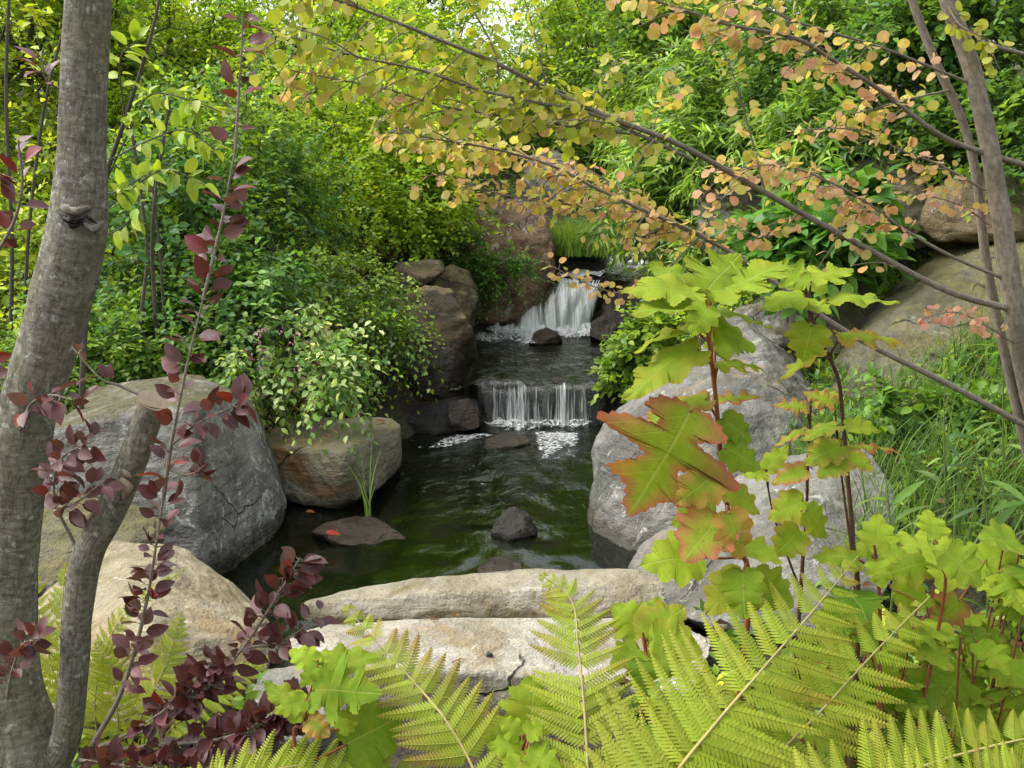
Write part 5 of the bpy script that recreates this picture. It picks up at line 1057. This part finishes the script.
fern('yellowing fern with a brown curled tip left of the seedling hydrangea', W(500, 850, 1.45), [
  ([(500, 850, 1.45), (476, 775, 1.54), (447, 722, 1.60), (412, 680, 1.68), (375, 640, 1.74), (340, 600, 1.8)], .105, 18, dict(nteeth=12, brown=.8, tipw=.4))], 3)
fern('pale fern frond lying along the bottom edge below the purple leaves', W(170, 850, 1.5), [
  ([(170, 850, 1.5), (235, 790, 1.55), (310, 776, 1.58), (385, 772, 1.62), (460, 782, 1.66)], .09, 18, dict(nteeth=12)),
  ([(165, 850, 1.5), (205, 800, 1.52), (250, 775, 1.54), (300, 765, 1.56)], .07, 15, dict(nteeth=10))], 4)
fern('fern reaching in from the bottom right corner', W(800, 850, 1.1), [
  ([(790, 850, 1.1), (850, 795, 1.16), (925, 766, 1.21), (985, 748, 1.26), (1050, 735, 1.3), (1120, 730, 1.34)], .085, 22, dict(nteeth=13)),
  ([(850, 850, 1.1), (930, 800, 1.12), (1000, 775, 1.16), (1060, 762, 1.2)], .07, 20, dict(nteeth=12))], 5)
fern('yellowish fern between the two plum stems in front of the tan boulder', W(110, 800, 2.45), [
  ([(110, 800, 2.45), (118, 730, 2.4), (112, 670, 2.4), (95, 640, 2.42)], .09, 22), ([(112, 800, 2.45), (140, 720, 2.38), (168, 660, 2.38), (182, 610, 2.4)], .10, 24), ([(114, 800, 2.45), (165, 735, 2.36), (220, 690, 2.34), (272, 655, 2.36)], .09, 26), ([(114, 800, 2.45), (180, 760, 2.34), (235, 720, 2.3)], .08, 20), ([(108, 800, 2.45), (95, 700, 2.44), (120, 620, 2.46), (190, 565, 2.5)], .06, 26)], 6, nteeth=10, rr=.002)
fern('small lime fern left of the sawn-off plum stem', W(70, 760, 2.6), [
  ([(70, 760, 2.6), (58, 690, 2.58), (40, 620, 2.58), (26, 550, 2.6)], .085, 22), ([(72, 760, 2.6), (62, 680, 2.55), (62, 610, 2.55), (66, 560, 2.58)], .075, 20), ([(68, 760, 2.6), (40, 700, 2.6), (22, 660, 2.6), (10, 600, 2.62)], .07, 20), ([(72, 760, 2.6), (85, 700, 2.55), (100, 660, 2.52)], .06, 12)], 7, nteeth=9, rr=.002)
fern('distant bright fern in the shade between the plum trunk and the bare grey stems', W(125, 360, 6.3), [
  ([(125, 365, 6.2), (120, 330, 6.2), (112, 300, 6.2), (108, 275, 6.2)], .16, 18), ([(127, 365, 6.2), (135, 320, 6.2), (146, 285, 6.2)], .14, 16), ([(124, 365, 6.2), (105, 330, 6.2), (88, 310, 6.2)], .14, 16)], 8, nteeth=8, rr=.004)

# ------------------------------------------------------------------ weeds with seed spikes in the right hand grass
def weed(label, pts, n, size, spike, seed, r=.004):
    rng = np.random.default_rng(seed); P0 = W(*pts[0]); t = thing('weed', tuple(P0), label, 'weed', 'weeds in the right hand grass'); st, lf = MB(), MB()
    leafy_path(st, lf, [W(*p) for p in pts], [r, r * .7, r * .5], n, size, lambda r_, m, q: pal(r_, m, GR), T_LAN, rng, .1, .9 if not spike else .72, droop=.3, upb=.3, nup=.8, ncam=.2, nj=.25, width=.95)
    if spike:
        mb = MB(); e = W(*pts[-1]); d_ = nrm(e - W(*pts[-2])); nb = 240; u = rng.random(nb); a = rng.uniform(0, 6.283, nb); rad = .006 * (1.1 - u)
        p = e - d_ * spike * .5 + d_ * (u * spike)[:, None] + np.stack([np.cos(a) * rad, np.sin(a) * rad, 0 * a], -1)
        X = np.stack([np.cos(a), np.sin(a), 0 * a + .9], -1); mb.leaves(T_SM, p, X, X + rng.normal(0, .5, (nb, 3)), .009, pal(rng, nb, [(.16, .24, .04), (.24, .3, .08)])); child(mb, 'flower_spike', M['leaf'], t)
    child(st, 'stem', M['green_stem'], t); child(lf, 'foliage', M['leaf'], t)
weed('tall weed with a green seed spike at the right edge', [(1004, 560, 3.5), (1003, 480, 3.5), (1003, 400, 3.5), (1003, 330, 3.5), (1003, 300, 3.5)], 12, .12, .12, 1)
weed('shorter weed with a green spike standing before the olive boulder', [(946, 560, 3.7), (945, 480, 3.7), (944, 420, 3.7), (945, 372, 3.7)], 12, .11, .1, 2)
weed('leafy weed with narrow upright leaves above the lime hydrangea', [(888, 640, 2.7), (894, 570, 2.7), (890, 520, 2.7), (885, 470, 2.72)], 10, .13, 0, 3)
weed('leafy weed with narrow leaves at the right edge of the grass', [(985, 640, 2.8), (990, 560, 2.8), (985, 500, 2.8), (975, 450, 2.8)], 14, .14, 0, 4)

# ------------------------------------------------------------------ fallen leaves
def fallen(label, px, py, y, size, az, col, tmpl=T_OV4, dz=.0):
    mb = MB(); p = (W(px, py, y) if np.isscalar(y) else np.array(y)) + A(0, 0, dz); mb.leaves(tmpl, p[None], A(math.cos(az), math.sin(az), 0)[None], A(.1, -.25, 1)[None], size, np.array(col))
    tag(mb.build('fallen_leaf', M['leaf'], loc=p), label, 'leaf', 'fallen leaves on the pool and the block')
ZP = lambda py: CAMZ / math.tan(PITCH + math.atan((py - 384) / FPX))
def yz(py, z): return (CAMZ - z) / math.tan(PITCH + math.atan((py - 384) / FPX))
fallen('red leaf floating beside the flat brown pool stone', 325, 533, yz(533, .07), .075, .1, (.42, .05, .03))
fallen('orange leaf floating at the foot of the stained block', 306, 512, yz(512, .02), .05, .4, (.45, .14, .04))
fallen('small tan leaf floating left of the red leaf', 271, 533, yz(533, .02), .035, 1., (.35, .22, .08))
fallen('orange leaf floating nearest the rear slab', 312, 558, yz(558, .02), .05, .2, (.42, .2, .06))
fallen('brown leaf on top of the stained block near its left end', 283, 432, REST[(283, 432)], .07, .3, (.30, .14, .06), dz=.012)
fallen('orange leaf on top of the stained block below the variegated shrub', 320, 426, REST[(320, 426)], .06, 1.2, (.40, .15, .06), dz=.012)
fallen('red-brown leaf on top of the stained block near its right end', 376, 424, REST[(376, 424)], .06, .0, (.30, .09, .04), dz=.02)
mb = MB(); a_, b_ = REST[(452, 664)] + A(0, 0, .005), REST[(466, 661)] + A(0, 0, .006); mb.tube([a_, (a_ + b_) / 2 + A(0, .004, .004), b_], [.0022, .0014], 6)
tag(mb.build('fallen_twig', M['hyd_stem']), 'short reddish twig lying near the front edge of the whitish slab', 'twig')
fallen('small brown leaf at the foot of the rear slab, left of its twin', 430, 622, REST[(430, 622)], .035, .5, (.20, .10, .05), dz=.008)
fallen('tiny rusty leaf at the foot of the rear slab above the pebble', 458, 618, REST[(458, 618)], .03, 2.0, (.28, .12, .05), dz=.008)
fallen('dry brown leaf lying on the left part of the whitish slab', 372, 640, REST[(372, 640)], .04, 2.6, (.22, .13, .06), dz=.008)
# pink blossoms on the variegated shrub
sh = next(o for o in bpy.data.objects if o.get('label', '').startswith('pale variegated'))
rng = np.random.default_rng(12); mb = MB(); n = 70
cs = np.array([W(rng.uniform(240, 340), rng.uniform(330, 440), rng.uniform(5.4, 5.7)) for _ in range(n)])
P = np.repeat(cs, 5, 0) + rng.normal(0, .008, (n * 5, 3)); X = rng.normal(0, 1, (n * 5, 3)); mb.leaves(T_SM2, P, X, rng.normal(0, 1, (n * 5, 3)) + TOCAM, .018, pal(rng, n * 5, [(.35, .14, .25), (.5, .3, .4)]) / BR, 1.4)
child(mb, 'blossom', M['leaf'], sh)
